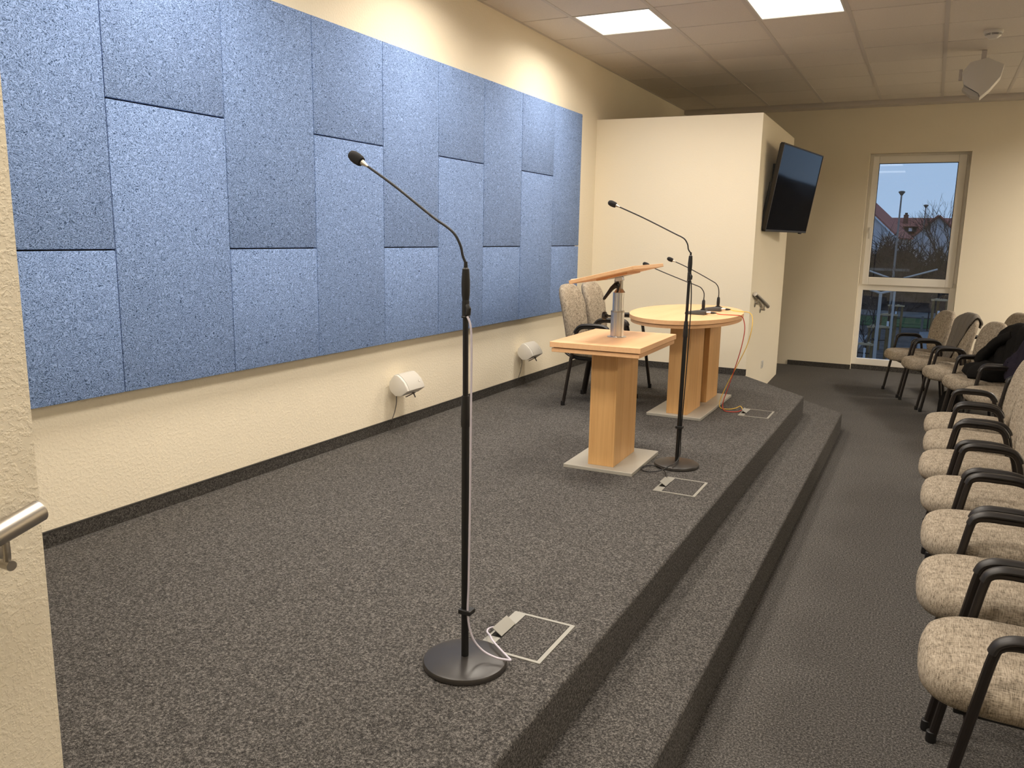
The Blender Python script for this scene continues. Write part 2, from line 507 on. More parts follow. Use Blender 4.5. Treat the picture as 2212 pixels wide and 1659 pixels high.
# ------------------------------------------------------------------ blue acoustic panels
clad = empty('acoustic_panels', (0, 0, 0), label='large field of blue wood-wool acoustic panels on the left wall', cat='wall panels')
PW, PH, PZ = 0.62, 0.5991, 0.905
pm = {}
for k in range(-3, 8):
    y0 = PW * k; y1 = y0 + PW
    # columns alternate: short piece at the bottom / short piece at the top
    rows = ((0, 1), (1, 3)) if k % 2 else ((0, 2), (2, 3))
    if y0 < -1.31: 
        y0 = -1.305
        if y1 <= y0: continue
    for a, c in rows:
        key = (round(y1 - y0, 3), c - a)
        h = (c - a) * PH; w = y1 - y0
        dx = random.uniform(-0.0012, 0.0012)
        if key not in pm:
            b = B(); box(b, 0, 0.028, 0.0015, w - 0.0015, 0.003, h - 0.003, 0.005, 2)
            pm[key] = obj('acoustic_panel', b, M['blue'], clad, smooth=True, ang=40, loc=(0.022 + dx, y0, PZ + a * PH))
        else:
            share(pm[key], clad, (0.022 + dx, y0, PZ + a * PH))
b = B()
for z in (0.935, 1.5, 2.1, 2.665):
    box(b, 0, 0.022, -1.29, 4.93, z - 0.02, z + 0.02)
obj('mounting_rail', b, M['dark_gap'], clad)

# ------------------------------------------------------------------ window in the far wall
win = struct('window_1', box(B(), WX0 + 0.0, WX0 + 0.055, YF + 0.1, YF + 0.17, 0.062, WZ1, 0.004), M['pvc'])
b = B(); box(b, WX1 - 0.07, WX1, YF + 0.1, YF + 0.17, 0.062, WZ1, 0.004); obj('frame_right', b, M['pvc'], win)
b = B(); box(b, WX0 + 0.055, WX1 - 0.07, YF + 0.1, YF + 0.17, WZ1 - 0.045, WZ1, 0.004); obj('frame_top', b, M['pvc'], win)
b = B(); box(b, WX0 + 0.05, WX1 - 0.07, YF + 0.1, YF + 0.17, 0.062, 0.14, 0.004); obj('frame_bottom', b, M['pvc'], win)
b = B(); box(b, WX0 + 0.05, WX1 - 0.07, YF + 0.1, YF + 0.17, 1.0, 1.085, 0.004); obj('transom', b, M['pvc'], win)
sash = B()
sx0, sx1, sz0, sz1 = 2.296, 3.300, 1.068, 2.615
gx0, gx1, gz0, gz1 = 2.366, 3.215, 1.164, 2.528
for a in ((sx0, gx0, sz0, sz1), (gx1, sx1, sz0, sz1), (gx0, gx1, sz0, gz0), (gx0, gx1, gz1, sz1)):
    box(sash, a[0], a[1], YF + 0.078, YF + 0.15, a[2], a[3], 0.005)
so = obj('sash', sash, M['pvc'], win)
b = B()
for a in ((gx0, gx0 + 0.006, gz0, gz1), (gx1 - 0.006, gx1, gz0, gz1), (gx0, gx1, gz0, gz0 + 0.006), (gx0, gx1, gz1 - 0.006, gz1)):
    box(b, a[0], a[1], YF + 0.10, YF + 0.112, a[2], a[3])
obj('seal', b, M['dark_gap'], so)
b = B(); box(b, gx0 - 0.01, gx1 + 0.01, YF + 0.116, YF + 0.118, gz0 - 0.01, gz1 + 0.01); obj('upper_pane', b, M['glass'], win)
b = B(); box(b, 2.306, 3.268, YF + 0.136, YF + 0.138, 0.13, 1.01); obj('lower_pane', b, M['glass'], win)
b = B(); box(b, 2.318, 2.340, YF + 0.066, YF + 0.08, 1.70, 1.77, 0.004); box(b, 2.322, 2.336, YF + 0.035, YF + 0.07, 1.742, 1.756, 0.003); box(b, 2.320, 2.338, YF + 0.032, YF + 0.046, 1.63, 1.756, 0.004)
obj('handle', b, M['white_plastic'], so)
b = B(); box(b, 3.302, 3.316, YF + 0.07, YF + 0.1, 2.50, 2.60, 0.003); box(b, 3.302, 3.318, YF + 0.07, YF + 0.1, 1.07, 1.12, 0.003)
obj('hinge', b, M['white_plastic'], so)

# ------------------------------------------------------------------ upholstered armchairs
def supershape(bm, outline, prof, place):
    """outline: list of (a,b) unit directions; prof: list of (scale, height); place(a,b,h)->Vector"""
    n = len(outline); rings = []
    for s, h in prof:
        if s < 1e-6: rings.append([bm.verts.new(place(0, 0, h))])
        else: rings.append([bm.verts.new(place(a * s, c * s, h)) for a, c in outline])
    for p, q in zip(rings, rings[1:]):
        for k in range(n):
            k2 = (k + 1) % n
            if len(p) == 1: bm.faces.new((p[0], q[k2], q[k]))
            elif len(q) == 1: bm.faces.new((p[k], p[k2], q[0]))
            else: bm.faces.new((p[k], p[k2], q[k2], q[k]))
    return bm

def se_outline(hw, hl, n=48, e_front=3.2, e_back=4.0):
    out = []
    for k in range(n):
        t = 2 * math.pi * k / n
        c, s = math.cos(t), math.sin(t)
        e = e_front if c > 0 else e_back
        out.append((hl * math.copysign(abs(c) ** (2 / e), c), hw * math.copysign(abs(s) ** (2 / e), s)))
    return out

def build_armchair(label, group):
    t = empty('armchair', label=label, cat='chair', group=group)
    # local axes: +x forward, y width, z up; x = 0 at the front tip of the armrests
    b = B()
    ol = se_outline(0.244, 0.248, 52, 3.3, 4.2)
    def place(a, c, h):
        f = a - 0.083
        droop = -0.012 * max(0, (a / 0.248)) ** 3 * 1.0
        crown = 0.010 * (1 - (c / 0.24) ** 2)
        return Vector((f, c * (1.0 - 0.05 * (a < -0.1)), h + droop + (crown if h > 0.44 else 0)))
    supershape(b, ol, [(0, 0.372), (0.80, 0.372), (0.93, 0.379), (0.985, 0.397), (1.0, 0.418), (0.99, 0.438), (0.955, 0.454), (0.90, 0.463), (0.80, 0.468), (0.5, 0.470), (0, 0.470)], place)
    obj('seat', b, M['fabric'], t, smooth=True, ang=60)
    b = B(); box(b, -0.30, 0.07, -0.19, 0.19, 0.352, 0.374, 0.004); obj('seat_pan', b, M['black_plastic'], t)
    # backrest
    b = B()
    ol = []
    n = 56
    for k in range(n):
        a = 2 * math.pi * k / n
        c, s = math.cos(a), math.sin(a)
        e = 3.3 if s > 0 else 3.8
        w = 0.240 if s > 0 else 0.230
        hh = 0.252 if s > 0 else 0.238
        ol.append((w * math.copysign(abs(c) ** (2 / e), c), hh * math.copysign(abs(s) ** (2 / e), s)))
    def placeb(a, c, h):
        z = c                       # along backrest
        ff = h + 0.05 * (a / 0.218) ** 2 * 0.5 + 0.012 * math.cos(z / 0.25 * 1.4)
        zz = 0.655 + z * 0.978
        base = -0.328 - 0.20 * (zz - 0.43)
        return Vector((base + ff, a, zz + ff * 0.2))
    supershape(b, ol, [(0, -0.028), (0.75, -0.028), (0.93, -0.024), (0.99, -0.012), (1.0, 0.0), (0.99, 0.012), (0.94, 0.024), (0.82, 0.036), (0.5, 0.044), (0, 0.046)], placeb)
    obj('backrest', b, M['fabric'], t, smooth=True, ang=60)
    # side frames
    for s in (-1, 1):
        y = 0.25 * s
        pts = [(0.092, y, 0.012), (0.062, y, 0.20), (0.026, y, 0.42), (0.002, y, 0.560), (-0.012, y, 0.592), (-0.045, y, 0.603), (-0.105, y, 0.604)]
        b = B(); tube(b, catmull(pts, 4), 0.0135, 10)
        lg = obj('leg', b, M['chair_tube'], t, smooth=True)
        b = B(); lathe(b, [(0.0155, 0), (0.0165, 0.004), (0.0155, 0.035), (0.013, 0.037)], (0.094, y, 0), 12); obj('foot_cap', b, M['black_plastic'], lg, smooth=True)
        pts = [(-0.33, y, 0.012), (-0.302, y, 0.20), (-0.272, y, 0.40), (-0.250, y, 0.530), (-0.225, y, 0.585), (-0.18, y, 0.603), (-0.10, y, 0.604)]
        b = B(); tube(b, catmull(pts, 4), 0.0135, 10)
        lg = obj('leg', b, M['chair_tube'], t, smooth=True)
        b = B(); lathe(b, [(0.0155, 0), (0.0165, 0.004), (0.0155, 0.035), (0.013, 0.037)], (-0.332, y, 0), 12); obj('foot_cap', b, M['black_plastic'], lg, smooth=True)
        pts = [(0.006, y, 0.575), (-0.006, y, 0.600), (-0.035, y, 0.616), (-0.08, y, 0.621), (-0.17, y, 0.619), (-0.22, y, 0.606), (-0.247, y, 0.575), (-0.253, y, 0.558)]
        b = B(); tube(b, catmull(pts, 4), 0.0135, 12, flat=(0.88, 1.6) )
        obj('armrest', b, M['arm_pad'], t, smooth=True, ang=50)
        # curved back support
        pts = [(-0.13, 0.15 * s, 0.352), (-0.24, 0.15 * s, 0.350), (-0.325, 0.15 * s, 0.372), (-0.372, 0.15 * s, 0.415), (-0.382, 0.15 * s, 0.47)]
        b = B(); tube(b, catmull(pts, 4), 0.011, 8); obj('back_support', b, M['chair_tube'], t, smooth=True)
    for cx_ in (0.036, -0.278):
        b = B(); tube(b, [(cx_, -0.25, 0.362), (cx_, 0.25, 0.362)], 0.011, 8)
        obj('crossbar', b, M['chair_tube'], t, smooth=True)
    return t

CH_STAGE, CH_NEAR, CH_FAR, CH_BACK = 'stage armchairs', 'front row armchairs beside the aisle', 'angled armchairs by the window', 'second row armchairs by the window'
proto = build_armchair('oatmeal armchair on the stage behind the lectern, nearer of the two', CH_STAGE)
proto.location = (0.965, 3.56, 0.33); proto.rotation_euler = (0, 0, R(5))
def put_chair(x, y, z, deg, label, group):
    c = copy_tree(proto)
    c.location = (x, y, z); c.rotation_euler = (0, 0, R(deg))
    c['label'] = label; c['group'] = group
    return c
put_chair(0.93, 4.09, 0.33, 5, 'oatmeal armchair on the stage nearer the oval table, farther of the two', CH_STAGE)
near_lab = ['oatmeal armchair nearest the camera at the bottom right corner',
            'oatmeal armchair second from the camera in the near aisle row',
            'oatmeal armchair third from the camera in the near aisle row',
            'oatmeal armchair in the middle of the seven in the near aisle row',
            'oatmeal armchair third from the far end of the near aisle row',
            'oatmeal armchair second from the far end of the near aisle row',
            'oatmeal armchair at the far end of the near aisle row, facing the step corner']
for y, lab in zip((0.24, 0.805, 1.385, 1.965, 2.535, 3.11, 3.67), near_lab):
    put_chair(3.262 + {0: 0.018, 2: 0.012, 5: -0.012}.get(int(y * 2 + 0.2), 0.004), y, 0, 180 + random.uniform(-0.6, 0.6), lab, CH_NEAR)
far_lab = ['empty oatmeal armchair nearest the window, left end of the angled row',
           'oatmeal armchair with a striped grey shawl over its backrest',
           'empty oatmeal armchair between the shawl chair and the black coat chair',
           'oatmeal armchair with a black coat over its backrest',
           'oatmeal armchair with a dark purple jacket over its backrest']
FAR = [(2.873, 7.214), (3.059, 6.636), (3.253, 6.075), (3.414, 5.583), (3.558, 4.99)]
for (x, y), lab in zip(FAR, far_lab):
    put_chair(x, y, 0, 198.5, lab, CH_FAR)
back_lab = ['oatmeal armchair in the second row behind the window end chair, backrest top showing', 'second row oatmeal armchair behind the shawl chair', 'second row oatmeal armchair behind the empty middle chair of the angled row']
fx, fy = math.cos(R(198.5)), math.sin(R(198.5))
for (x, y), lab in zip([(3.545, 7.40), (3.73, 6.84), (3.91, 6.29)], back_lab):
    put_chair(x, y, 0, 198.5, lab, CH_BACK)

# ------------------------------------------------------------------ clothes on the far chairs
def cloth_mat(name, c, stripes=None):
    mt, nt, b = new_mat(name, c, 0.9, spec=0.1)
    v = coords(nt, 'object')
    n = noise(nt, v, 60, 3, 0.6)
    if stripes:
        w = nt.nodes.new('ShaderNodeTexWave'); w.bands_direction = 'Y'; w.inputs['Scale'].default_value = 26; w.inputs['Distortion'].default_value = 1.2
        nt.links.new(v, w.inputs[0])
        col = mixc(nt, c, stripes, w.outputs['Fac'])
    else:
        col = mixc(nt, tuple(x * 0.6 for x in c), tuple(x * 1.4 for x in c), n)
    nt.links.new(col, b.inputs['Base Color'])
    bump(nt, b, n, 0.3, 0.003)
    return mt
def drape(name, chair, rows, mat, label, cat, thick=0.012, wav=0.006, seed=1):
    """rows: list of lists of local chair points; all rows have the same length"""
    rnd = random.Random(seed)
    t = empty(name, chair.location, label=label, cat=cat); t.rotation_euler = chair.rotation_euler
    b = B()
    nR, nC = len(rows), len(rows[0])
    # refine by catmull in both directions
    rr = [catmull(r, 5) for r in rows]
    cols = []
    for j in range(len(rr[0])):
        cols.append(catmull([r[j] for r in rr], 5))
    grid = [[b.verts.new(p + Vector((math.sin(i * 0.9 + j * 0.25 + seed) * wav + rnd.uniform(-1, 1) * wav * 0.4, 0, rnd.uniform(-1, 1) * wav * 0.3))) for i, p in enumerate(c)] for j, c in enumerate(cols)]
    for j in range(len(grid) - 1):
        for i in range(len(grid[0]) - 1):
            b.faces.new((grid[j][i], grid[j + 1][i], grid[j + 1][i + 1], grid[j][i + 1]))
    o = obj('cloth', b, mat, t, smooth=True, ang=70)
    md = o.modifiers.new('thickness', 'SOLIDIFY'); md.thickness = thick; md.offset = 1
    return t
def backpath(l, z_front, z_back, out=0.0):
    """points from front bottom over the top of the backrest at width l to the rear"""
    top = 0.655 + 0.252 * 0.978 * max(0.0, 1 - (abs(l) / 0.246) ** 3.3) ** (1 / 3.3)
    curve = 0.025 * (l / 0.218) ** 2
    def fr(z): return -0.328 - 0.20 * (z - 0.43) + 0.058 + curve + out
    def bk(z): return -0.328 - 0.20 * (z - 0.43) - 0.040 + curve
    pts = []
    for k in range(4):
        z = z_front + (top - 0.03 - z_front) * k / 3
        pts.append((fr(z), l, z))
    pts.append((-0.328 - 0.20 * (top - 0.43) + curve + 0.012, l, top + 0.022))
    for k in range(3):
        z = top - 0.03 - (top - 0.03 - z_back) * k / 2
        pts.append((bk(z), l, z))
    return pts
chairs = [o for o in COL.objects if o.name.startswith('armchair') and o.get('group') == CH_FAR]
chairs.sort(key=lambda o: -o.location.y)
shawl = cloth_mat('striped_grey_wool', (0.13, 0.115, 0.095), (0.21, 0.19, 0.165))
def swept(lt, lb, zf, zb):
    out = []
    for q, (f, l, z) in enumerate(backpath(lt, zf, zb)):
        if q < 4:
            tt = 1 - q / 3
            f2, _, z2 = backpath(lt + (lb - lt) * tt, z, zb)[0]
            out.append((f2, lt + (lb - lt) * tt, z))
        else: out.append((f, l, z))
    return out
drape('shawl', chairs[1], [swept(lt, lb, 0.44, 0.80) for lt, lb in ((-0.19, -0.21), (-0.11, -0.185), (-0.03, -0.16), (0.05, -0.135), (0.12, -0.11), (0.175, -0.09))], shawl, 'striped grey shawl hanging over the second chair from the window', 'shawl', 0.01, 0.005, 3)
black = cloth_mat('black_wool', (0.012, 0.011, 0.010))
purple = cloth_mat('dark_purple_quilt', (0.024, 0.020, 0.030))
olive = cloth_mat('olive_lining', (0.19, 0.16, 0.11))
coat = drape('black_coat', chairs[3], [backpath(l, zf, 0.70, 0.012) for l, zf in ((-0.25, 0.62), (-0.21, 0.56), (-0.12, 0.52), (-0.02, 0.46), (0.10, 0.45), (0.19, 0.50))], black, 'black coat draped over the fourth chair from the window', 'coat', 0.02, 0.012, 5)
b = B(); tube(b, catmull([(-0.37, -0.06, 0.84), (-0.30, -0.17, 0.77), (-0.25, -0.225, 0.69), (-0.20, -0.245, 0.63), (-0.185, -0.25, 0.57), (-0.20, -0.24, 0.52)], 4), [0.085] * 8 + [0.078] * 8 + [0.065] * 5, 12, flat=(1, 0.6))
obj('sleeve', b, black, coat, smooth=True, ang=60)
b = B(); tube(b, catmull([(-0.20, -0.08, 0.50), (-0.15, -0.14, 0.505), (-0.09, -0.17, 0.50)], 4), [0.03, 0.032, 0.034, 0.036, 0.038, 0.042, 0.046, 0.05, 0.054], 10, flat=(1, 0.6))
o_ = obj('cuff', b, olive, coat, smooth=True, ang=60); o_['label'] = 'olive sleeve hanging below the coat'
b = B(); supershape(b, se_outline(0.20, 0.16, 32, 2.6, 3), [(0, 0.475), (0.9, 0.475), (1.0, 0.50), (0.9, 0.56), (0.6, 0.60), (0, 0.61)], lambda a, c, h: Vector((a - 0.13 + 0.02 * math.sin(c * 30), c + 0.04, h + 0.015 * math.sin(a * 40) * math.cos(c * 25))))
bag = empty('black_bag', chairs[3].location, label='black bag slumped on the seat under the black coat', cat='bag'); bag.rotation_euler = chairs[3].rotation_euler
obj('body', b, black, bag, smooth=True, ang=60)
jk = drape('purple_jacket', chairs[4], [backpath(l, zf, 0.55, 0.03) for l, zf in ((-0.30, 0.60), (-0.24, 0.52), (-0.14, 0.49), (0.0, 0.48), (0.14, 0.49), (0.22, 0.55))], purple, 'dark purple padded jacket over the chair at the right picture edge', 'jacket', 0.035, 0.012, 9)
b = B(); supershape(b, se_outline(0.13, 0.10, 28, 2.6, 3), [(0, 0.0), (0.9, 0.0), (1.0, 0.04), (0.95, 0.16), (0.6, 0.24), (0.3, 0.26), (0, 0.262)], lambda a, c, h: Vector((a + 0.01 * math.sin(c * 40), c, h)))
fb = empty('floor_bag', (3.33, 6.15, 0), label='black bag on the floor under the empty middle chair of the angled row', cat='bag')
obj('body', b, black, fb, smooth=True, ang=60)
b = B(); tube(b, catmull([(0, -0.07, 0.23), (0, -0.05, 0.31), (0, 0.0, 0.33), (0, 0.05, 0.31), (0, 0.07, 0.23)], 5), 0.008, 8); obj('strap', b, black, fb, smooth=True)

# ------------------------------------------------------------------ lectern table and oval table
ZS = 0.33
def pedestal_plate(t, x0, x1, y0, y1, name='base_plate'):
    b = B(); box(b, x0, x1, y0, y1, 0, 0.020, 0.0015, 1); return obj(name, b, M['plate'], t)
def column(t, x0, x1, y0, y1, z0, z1):
    """hollow wooden column: boards on the four sides with narrow corner posts"""
    w = 0.018
    b = B(); box(b, x0 + 0.012, x1 - 0.012, y0, y0 + w, z0, z1, 0.001, 1); obj('front_board', b, M['beech'], t)
    b = B(); box(b, x0 + 0.012, x1 - 0.012, y1 - w, y1, z0, z1, 0.001, 1); obj('rear_board', b, M['beech'], t)
    n = 3; L = (y1 - y0 - 2 * 0.0)
    for side, xa, xb_ in (('l', x0, x0 + 0.012), ('r', x1 - 0.012, x1)):
        for k in range(n):
            ya, yc = y0 + L * k / n, y0 + L * (k + 1) / n
            b = B(); box(b, xa, xb_, ya + 0.0004, yc - 0.0004, z0, z1, 0.0008, 1)
            obj('side_board', b, M['beech'], t)
    return

lect = empty('lectern', (1.512, 2.015, ZS), R(1.6), label='square beech lectern with a tilting desk on a metal post and a grey base plate', cat='lectern')
pedestal_plate(lect, -0.190, 0.205, -0.262, 0.265)
column(lect, -0.068, 0.080, -0.200, 0.185, 0.020, 0.655)
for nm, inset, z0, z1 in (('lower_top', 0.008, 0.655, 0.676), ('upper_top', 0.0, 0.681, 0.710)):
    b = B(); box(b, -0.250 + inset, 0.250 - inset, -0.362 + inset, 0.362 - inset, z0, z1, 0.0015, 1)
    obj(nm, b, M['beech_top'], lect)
b = B(); box(b, -0.232, 0.232, -0.344, 0.344, 0.676, 0.681); obj('shadow_gap', b, M['beech_shaded'], lect)
px, py = -0.008, 0.035
b = B()
lathe(b, [(0.054, 0.710), (0.054, 0.7135), (0.05, 0.715)], (px, py, 0), 6 * 4)
obj('flange', b, M['alu'], lect, smooth=True)
def fluted(r, z0, z1, cx, cy, flutes=12):
    b = B(); n = flutes * 6; rings = []
    for z in (z0, z1):
        rings.append([b.verts.new((cx + (r - (0.0022 if (k % 6) in (0,) else 0.0)) * math.cos(2 * math.pi * k / n), cy + (r - (0.0022 if (k % 6) in (0,) else 0.0)) * math.sin(2 * math.pi * k / n), z)) for k in range(n)])
    for k in range(n): b.faces.new((rings[0][k], rings[0][(k + 1) % n], rings[1][(k + 1) % n], rings[1][k]))
    b.faces.new(list(reversed(rings[0]))); b.faces.new(rings[1])
    return b
b = B(); lathe(b, [(0.0385, 0.850), (0.0385, 0.858), (0.0310, 0.859)], (px, py, 0), 40); obj('post_collar', b, M['steel'], lect, smooth=True)
obj('outer_post', fluted(0.0375, 0.714, 0.856, px, py, 8), M['alu'], lect, smooth=True, ang=30)
obj('inner_post', fluted(0.0305, 0.856, 0.960, px, py, 10), M['alu'], lect, smooth=True, ang=30)
b = B(); lathe(b, [(0.033, 0.960), (0.022, 0.975), (0.014, 0.985), (0.012, 1.005), (0.013, 1.03)], (px + 0.006, py, 0), 20)
obj('pivot_neck', b, M['alu'], lect, smooth=True, ang=40)
b = B(); box(b, px - 0.022, px - 0.004, py - 0.018, py + 0.018, 0.985, 1.035, 0.004); box(b, px + 0.012, px + 0.020, py - 0.016, py + 0.016, 0.98, 1.04, 0.002)
obj('pivot_bracket', b, M['steel'], lect)
b = B(); tube(b, [(px - 0.006, py - 0.035, 1.002), (px - 0.026, py - 0.045, 0.982), (px - 0.045, py - 0.047, 0.955), (px - 0.066, py - 0.048, 0.925), (px - 0.070, py - 0.048, 0.919)], [0.015, 0.012, 0.0095, 0.0085, 0.004], 12)
lathe(b, [(0.015, -0.02), (0.017, -0.012), (0.017, 0.012), (0.012, 0.02)], (0, 0, 0), 16, Matrix.Translation((px - 0.006, py - 0.02, 1.0)) @ Matrix.Rotation(R(90), 4, 'X'))
obj('clamp_lever', b, M['black_plastic'], lect, smooth=True)
kn = B(); lathe(kn, [(0.006, 0.0), (0.006, 0.02), (0.010, 0.021), (0.010, 0.03), (0.022, 0.032), (0.024, 0.038), (0.022, 0.05), (0.012, 0.052)], (0, 0, 0), 16, Matrix.Translation((px - 0.036, py, 0.825)) @ Matrix.Rotation(R(-90), 4, 'Y'))
obj('clamp_knob', kn, M['black_plastic'], lect, smooth=True)
# tilting desk
dm = Matrix.Translation((0, 0.03, 0)) @ Matrix.Translation((-0.012, 0.0, 1.056)) @ Matrix.Rotation(R(-14.2), 4, 'Y')
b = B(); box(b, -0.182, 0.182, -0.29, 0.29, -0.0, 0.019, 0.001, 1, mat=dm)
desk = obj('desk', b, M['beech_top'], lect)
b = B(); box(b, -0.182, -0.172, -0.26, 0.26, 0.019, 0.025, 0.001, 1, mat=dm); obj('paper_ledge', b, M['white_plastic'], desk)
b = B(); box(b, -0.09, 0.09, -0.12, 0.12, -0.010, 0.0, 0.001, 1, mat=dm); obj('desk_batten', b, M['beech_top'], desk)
b = B(); box(b, -0.05, 0.06, -0.05, 0.05, -0.013, -0.010, mat=dm); box(b, -0.018, 0.024, -0.02, 0.02, -0.035, -0.013, 0.003, mat=dm); obj('desk_mount', b, M['alu'], desk)

oval = empty('oval_table', (1.507, 3.80, ZS), 0, label='oval beech table on twin columns with a grey base plate', cat='table')
pedestal_plate(oval, -0.197, 0.197, -0.505, -0.001)
pedestal_plate(oval, -0.197, 0.194, 0.001, 0.515)
column(oval, -0.066, 0.086, -0.452, -0.078, 0.020, 0.660)
column(oval, -0.066, 0.092, 0.078, 0.44, 0.020, 0.660)
b = B(); box(b, -0.05, 0.05, -0.078, 0.078, 0.020, 0.660); obj('web_board', b, M['beech_shaded'], oval)
def oval_slab(a, c, z0, z1, cx, cy, rot, bev=0.0015):
    n = 96; b = B()
    pts = []
    for k in range(n):
        t = 2 * math.pi * k / n
        x, y = a * math.cos(t), c * math.sin(t)
        pts.append(Vector((cx + x * math.cos(rot) - y * math.sin(rot), cy + x * math.sin(rot) + y * math.cos(rot), z0)))
    poly(b, pts, (0, 0, z1 - z0))
    return b
OC = (-0.075, 0.02)
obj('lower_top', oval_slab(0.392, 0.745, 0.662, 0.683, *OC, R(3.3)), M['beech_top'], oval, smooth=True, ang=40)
obj('shadow_gap', oval_slab(0.376, 0.730, 0.683, 0.688, *OC, R(3.3)), M['beech_shaded'], oval, smooth=True, ang=40)
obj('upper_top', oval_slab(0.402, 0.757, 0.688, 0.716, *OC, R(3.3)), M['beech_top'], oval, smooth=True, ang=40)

# ------------------------------------------------------------------ microphones
def mic_capsule(t, p, d):
    d = Vector(d).normalized()
    rot = Vector((0, 0, 1)).rotation_difference(d).to_matrix().to_4x4()
    b = B(); lathe(b, [(0.0035, 0), (0.0042, 0.006), (0.0085, 0.024), (0.0085, 0.03)], (0, 0, 0), 14, Matrix.Translation(p) @ rot)
    obj('capsule', b, M['steel'], t, smooth=True)
    b = B(); lathe(b, [(0.010, 0.024), (0.0135, 0.026), (0.0155, 0.032), (0.0165, 0.045), (0.0160, 0.058), (0.0125, 0.069), (0.006, 0.074), (0, 0.075)], (0, 0, 0), 18, Matrix.Translation(p) @ rot)
    obj('windscreen', b, M['foam'], t, smooth=True)

def mic_stand(base, top_h, lean, neck, label, cable_mat, cap_scale=1.0):
    bx, by = base
    t = empty('microphone_stand', (bx, by, ZS), label=label, cat='microphone stand', group='floor microphone stands')
    t['group'] = 'floor microphone stands'
    b = B(); lathe(b, [(0.118, 0.0), (0.125, 0.003), (0.125, 0.013), (0.1225, 0.0175), (0.112, 0.0205), (0.06, 0.025), (0.03, 0.0275), (0.016, 0.0285), (0.0, 0.0285)], (0, 0, 0), 64)
    obj('base', b, M['black_base'], t, smooth=True, ang=40)
    def P(z):
        k = (z) / 1.17
        return Vector((lean[0] * k, lean[1] * k, z))
    def seg(name, z0, z1, r, mat, n=16):
        b = B(); tube(b, [P(z0), P(z1)], r, n); return obj(name, b, mat, t, smooth=True)
    seg('lower_tube', 0.026, 0.74, 0.0110, M['black_metal'])
    b = B(); tube(b, [P(0.728), P(0.735), P(0.75), P(0.805), P(0.817)], [0.0125, 0.0135, 0.0135, 0.0115, 0.0105], 16); obj('clutch', b, M['black_plastic'], t, smooth=True)
    seg('upper_tube', 0.81, 1.045, 0.0080, M['black_metal'])
    b = B(); tube(b, [P(1.036), P(1.040), P(1.042), P(1.08), P(1.086)], [0.012, 0.012, 0.0105, 0.0105, 0.009], 16)
    tube(b, [P(1.045) + Vector((0.010, -0.006, 0)), P(1.062) + Vector((0.012, -0.006, 0)), P(1.072) + Vector((0.006, -0.004, 0))], [0.008, 0.008, 0.006], 12)
    obj('socket_collar', b, M['black_plastic'], t, smooth=True)
    b = B(); tube(b, [P(1.086), P(1.10), P(1.13), P(1.155), P(1.170), P(1.174), P(1.19)], [0.0095, 0.0115, 0.0120, 0.0108, 0.0095, 0.0055, 0.0048], 16); obj('mount_handle', b, M['black_plastic'], t, smooth=True)
    npts = [P(1.185)] + [Vector(p) - Vector((bx, by, ZS)) for p in neck]
    c = catmull(npts, 8)
    b = B(); tube(b, c, 0.0036, 10); obj('gooseneck', b, M['black_metal'], t, smooth=True)
    mic_capsule(t, c[-1], c[-1] - c[-2])
    return t, P

def plane_y(px_, y0, pts):
    return [(x, y0, z) for x, z in pts]
m1, P1 = mic_stand((1.915, -0.330), 1.17, (-0.008, 0.0), plane_y(0, -0.330, [(1.8975, 1.535), (1.890, 1.562), (1.872, 1.592), (1.845, 1.613), (1.80, 1.639), (1.676, 1.7215), (1.582, 1.778)]),
                   'black microphone stand with gooseneck microphone in the foreground', None)
m2, P2 = mic_stand((1.872, 2.100), 1.17, (0.010, 0.01), plane_y(0, 2.105, [(1.869, 1.535), (1.8635, 1.560), (1.848, 1.586), (1.826, 1.601), (1.79, 1.617), (1.615, 1.697), (1.47, 1.757)]),
                   'black microphone stand with gooseneck microphone beside the lectern', None)
def cable_clip(t, z, dx=0.02, dy=-0.006):
    b = B(); box(b, -0.014, dx + 0.006, -0.020, 0.0135, z - 0.007, z + 0.007, 0.002)
    obj('cable_clip', b, M['black_plastic'], t)
cable_clip(m1, 0.173); cable_clip(m2, 0.225)

def cable(name, pts, r, mat, label, n=8, k=8):
    b = B(); tube(b, catmull(pts, k), r, n)
    o = obj(name, b, mat, None, smooth=True)
    return setp(o, label, 'cable')
cable('microphone_cable', [(1.920, -0.342, 1.372), (1.931, -0.342, 1.345), (1.9345, -0.342, 1.28), (1.9345, -0.342, 1.10), (1.934, -0.342, 0.85), (1.932, -0.342, 0.60), (1.930, -0.342, 0.50), (1.940, -0.335, 0.43), (1.965, -0.32, 0.385), (2.005, -0.31, 0.366), (2.038, -0.300, 0.362),
      (2.048, -0.292, 0.360), (2.032, -0.280, 0.360), (1.988, -0.250, 0.362), (1.950, -0.222, 0.364), (1.925, -0.192, 0.360), (1.900, -0.165, 0.354), (1.887, -0.132, 0.347), (1.892, -0.103, 0.341), (1.912, -0.088, 0.3385)], 0.0031, M['white_cable'], 'white cable running down the foreground microphone stand into the floor box', k=7)
cable('microphone_cable', [(1.886, 2.102, 1.374), (1.897, 2.10, 1.345), (1.902, 2.10, 1.20), (1.898, 2.10, 0.90), (1.890, 2.10, 0.62), (1.889, 2.095, 0.50), (1.893, 2.08, 0.40), (1.885, 2.02, 0.366), (1.868, 1.955, 0.362), (1.845, 1.905, 0.350), (1.79, 1.875, 0.339),
      (1.735, 1.895, 0.338), (1.722, 1.965, 0.338), (1.765, 2.010, 0.338), (1.815, 1.975, 0.343), (1.862, 1.90, 0.348), (1.895, 1.815, 0.348), (1.91, 1.76, 0.342)], 0.0031, M['black_plastic'], 'thin black cable looping from the second microphone stand to its floor box', k=7)

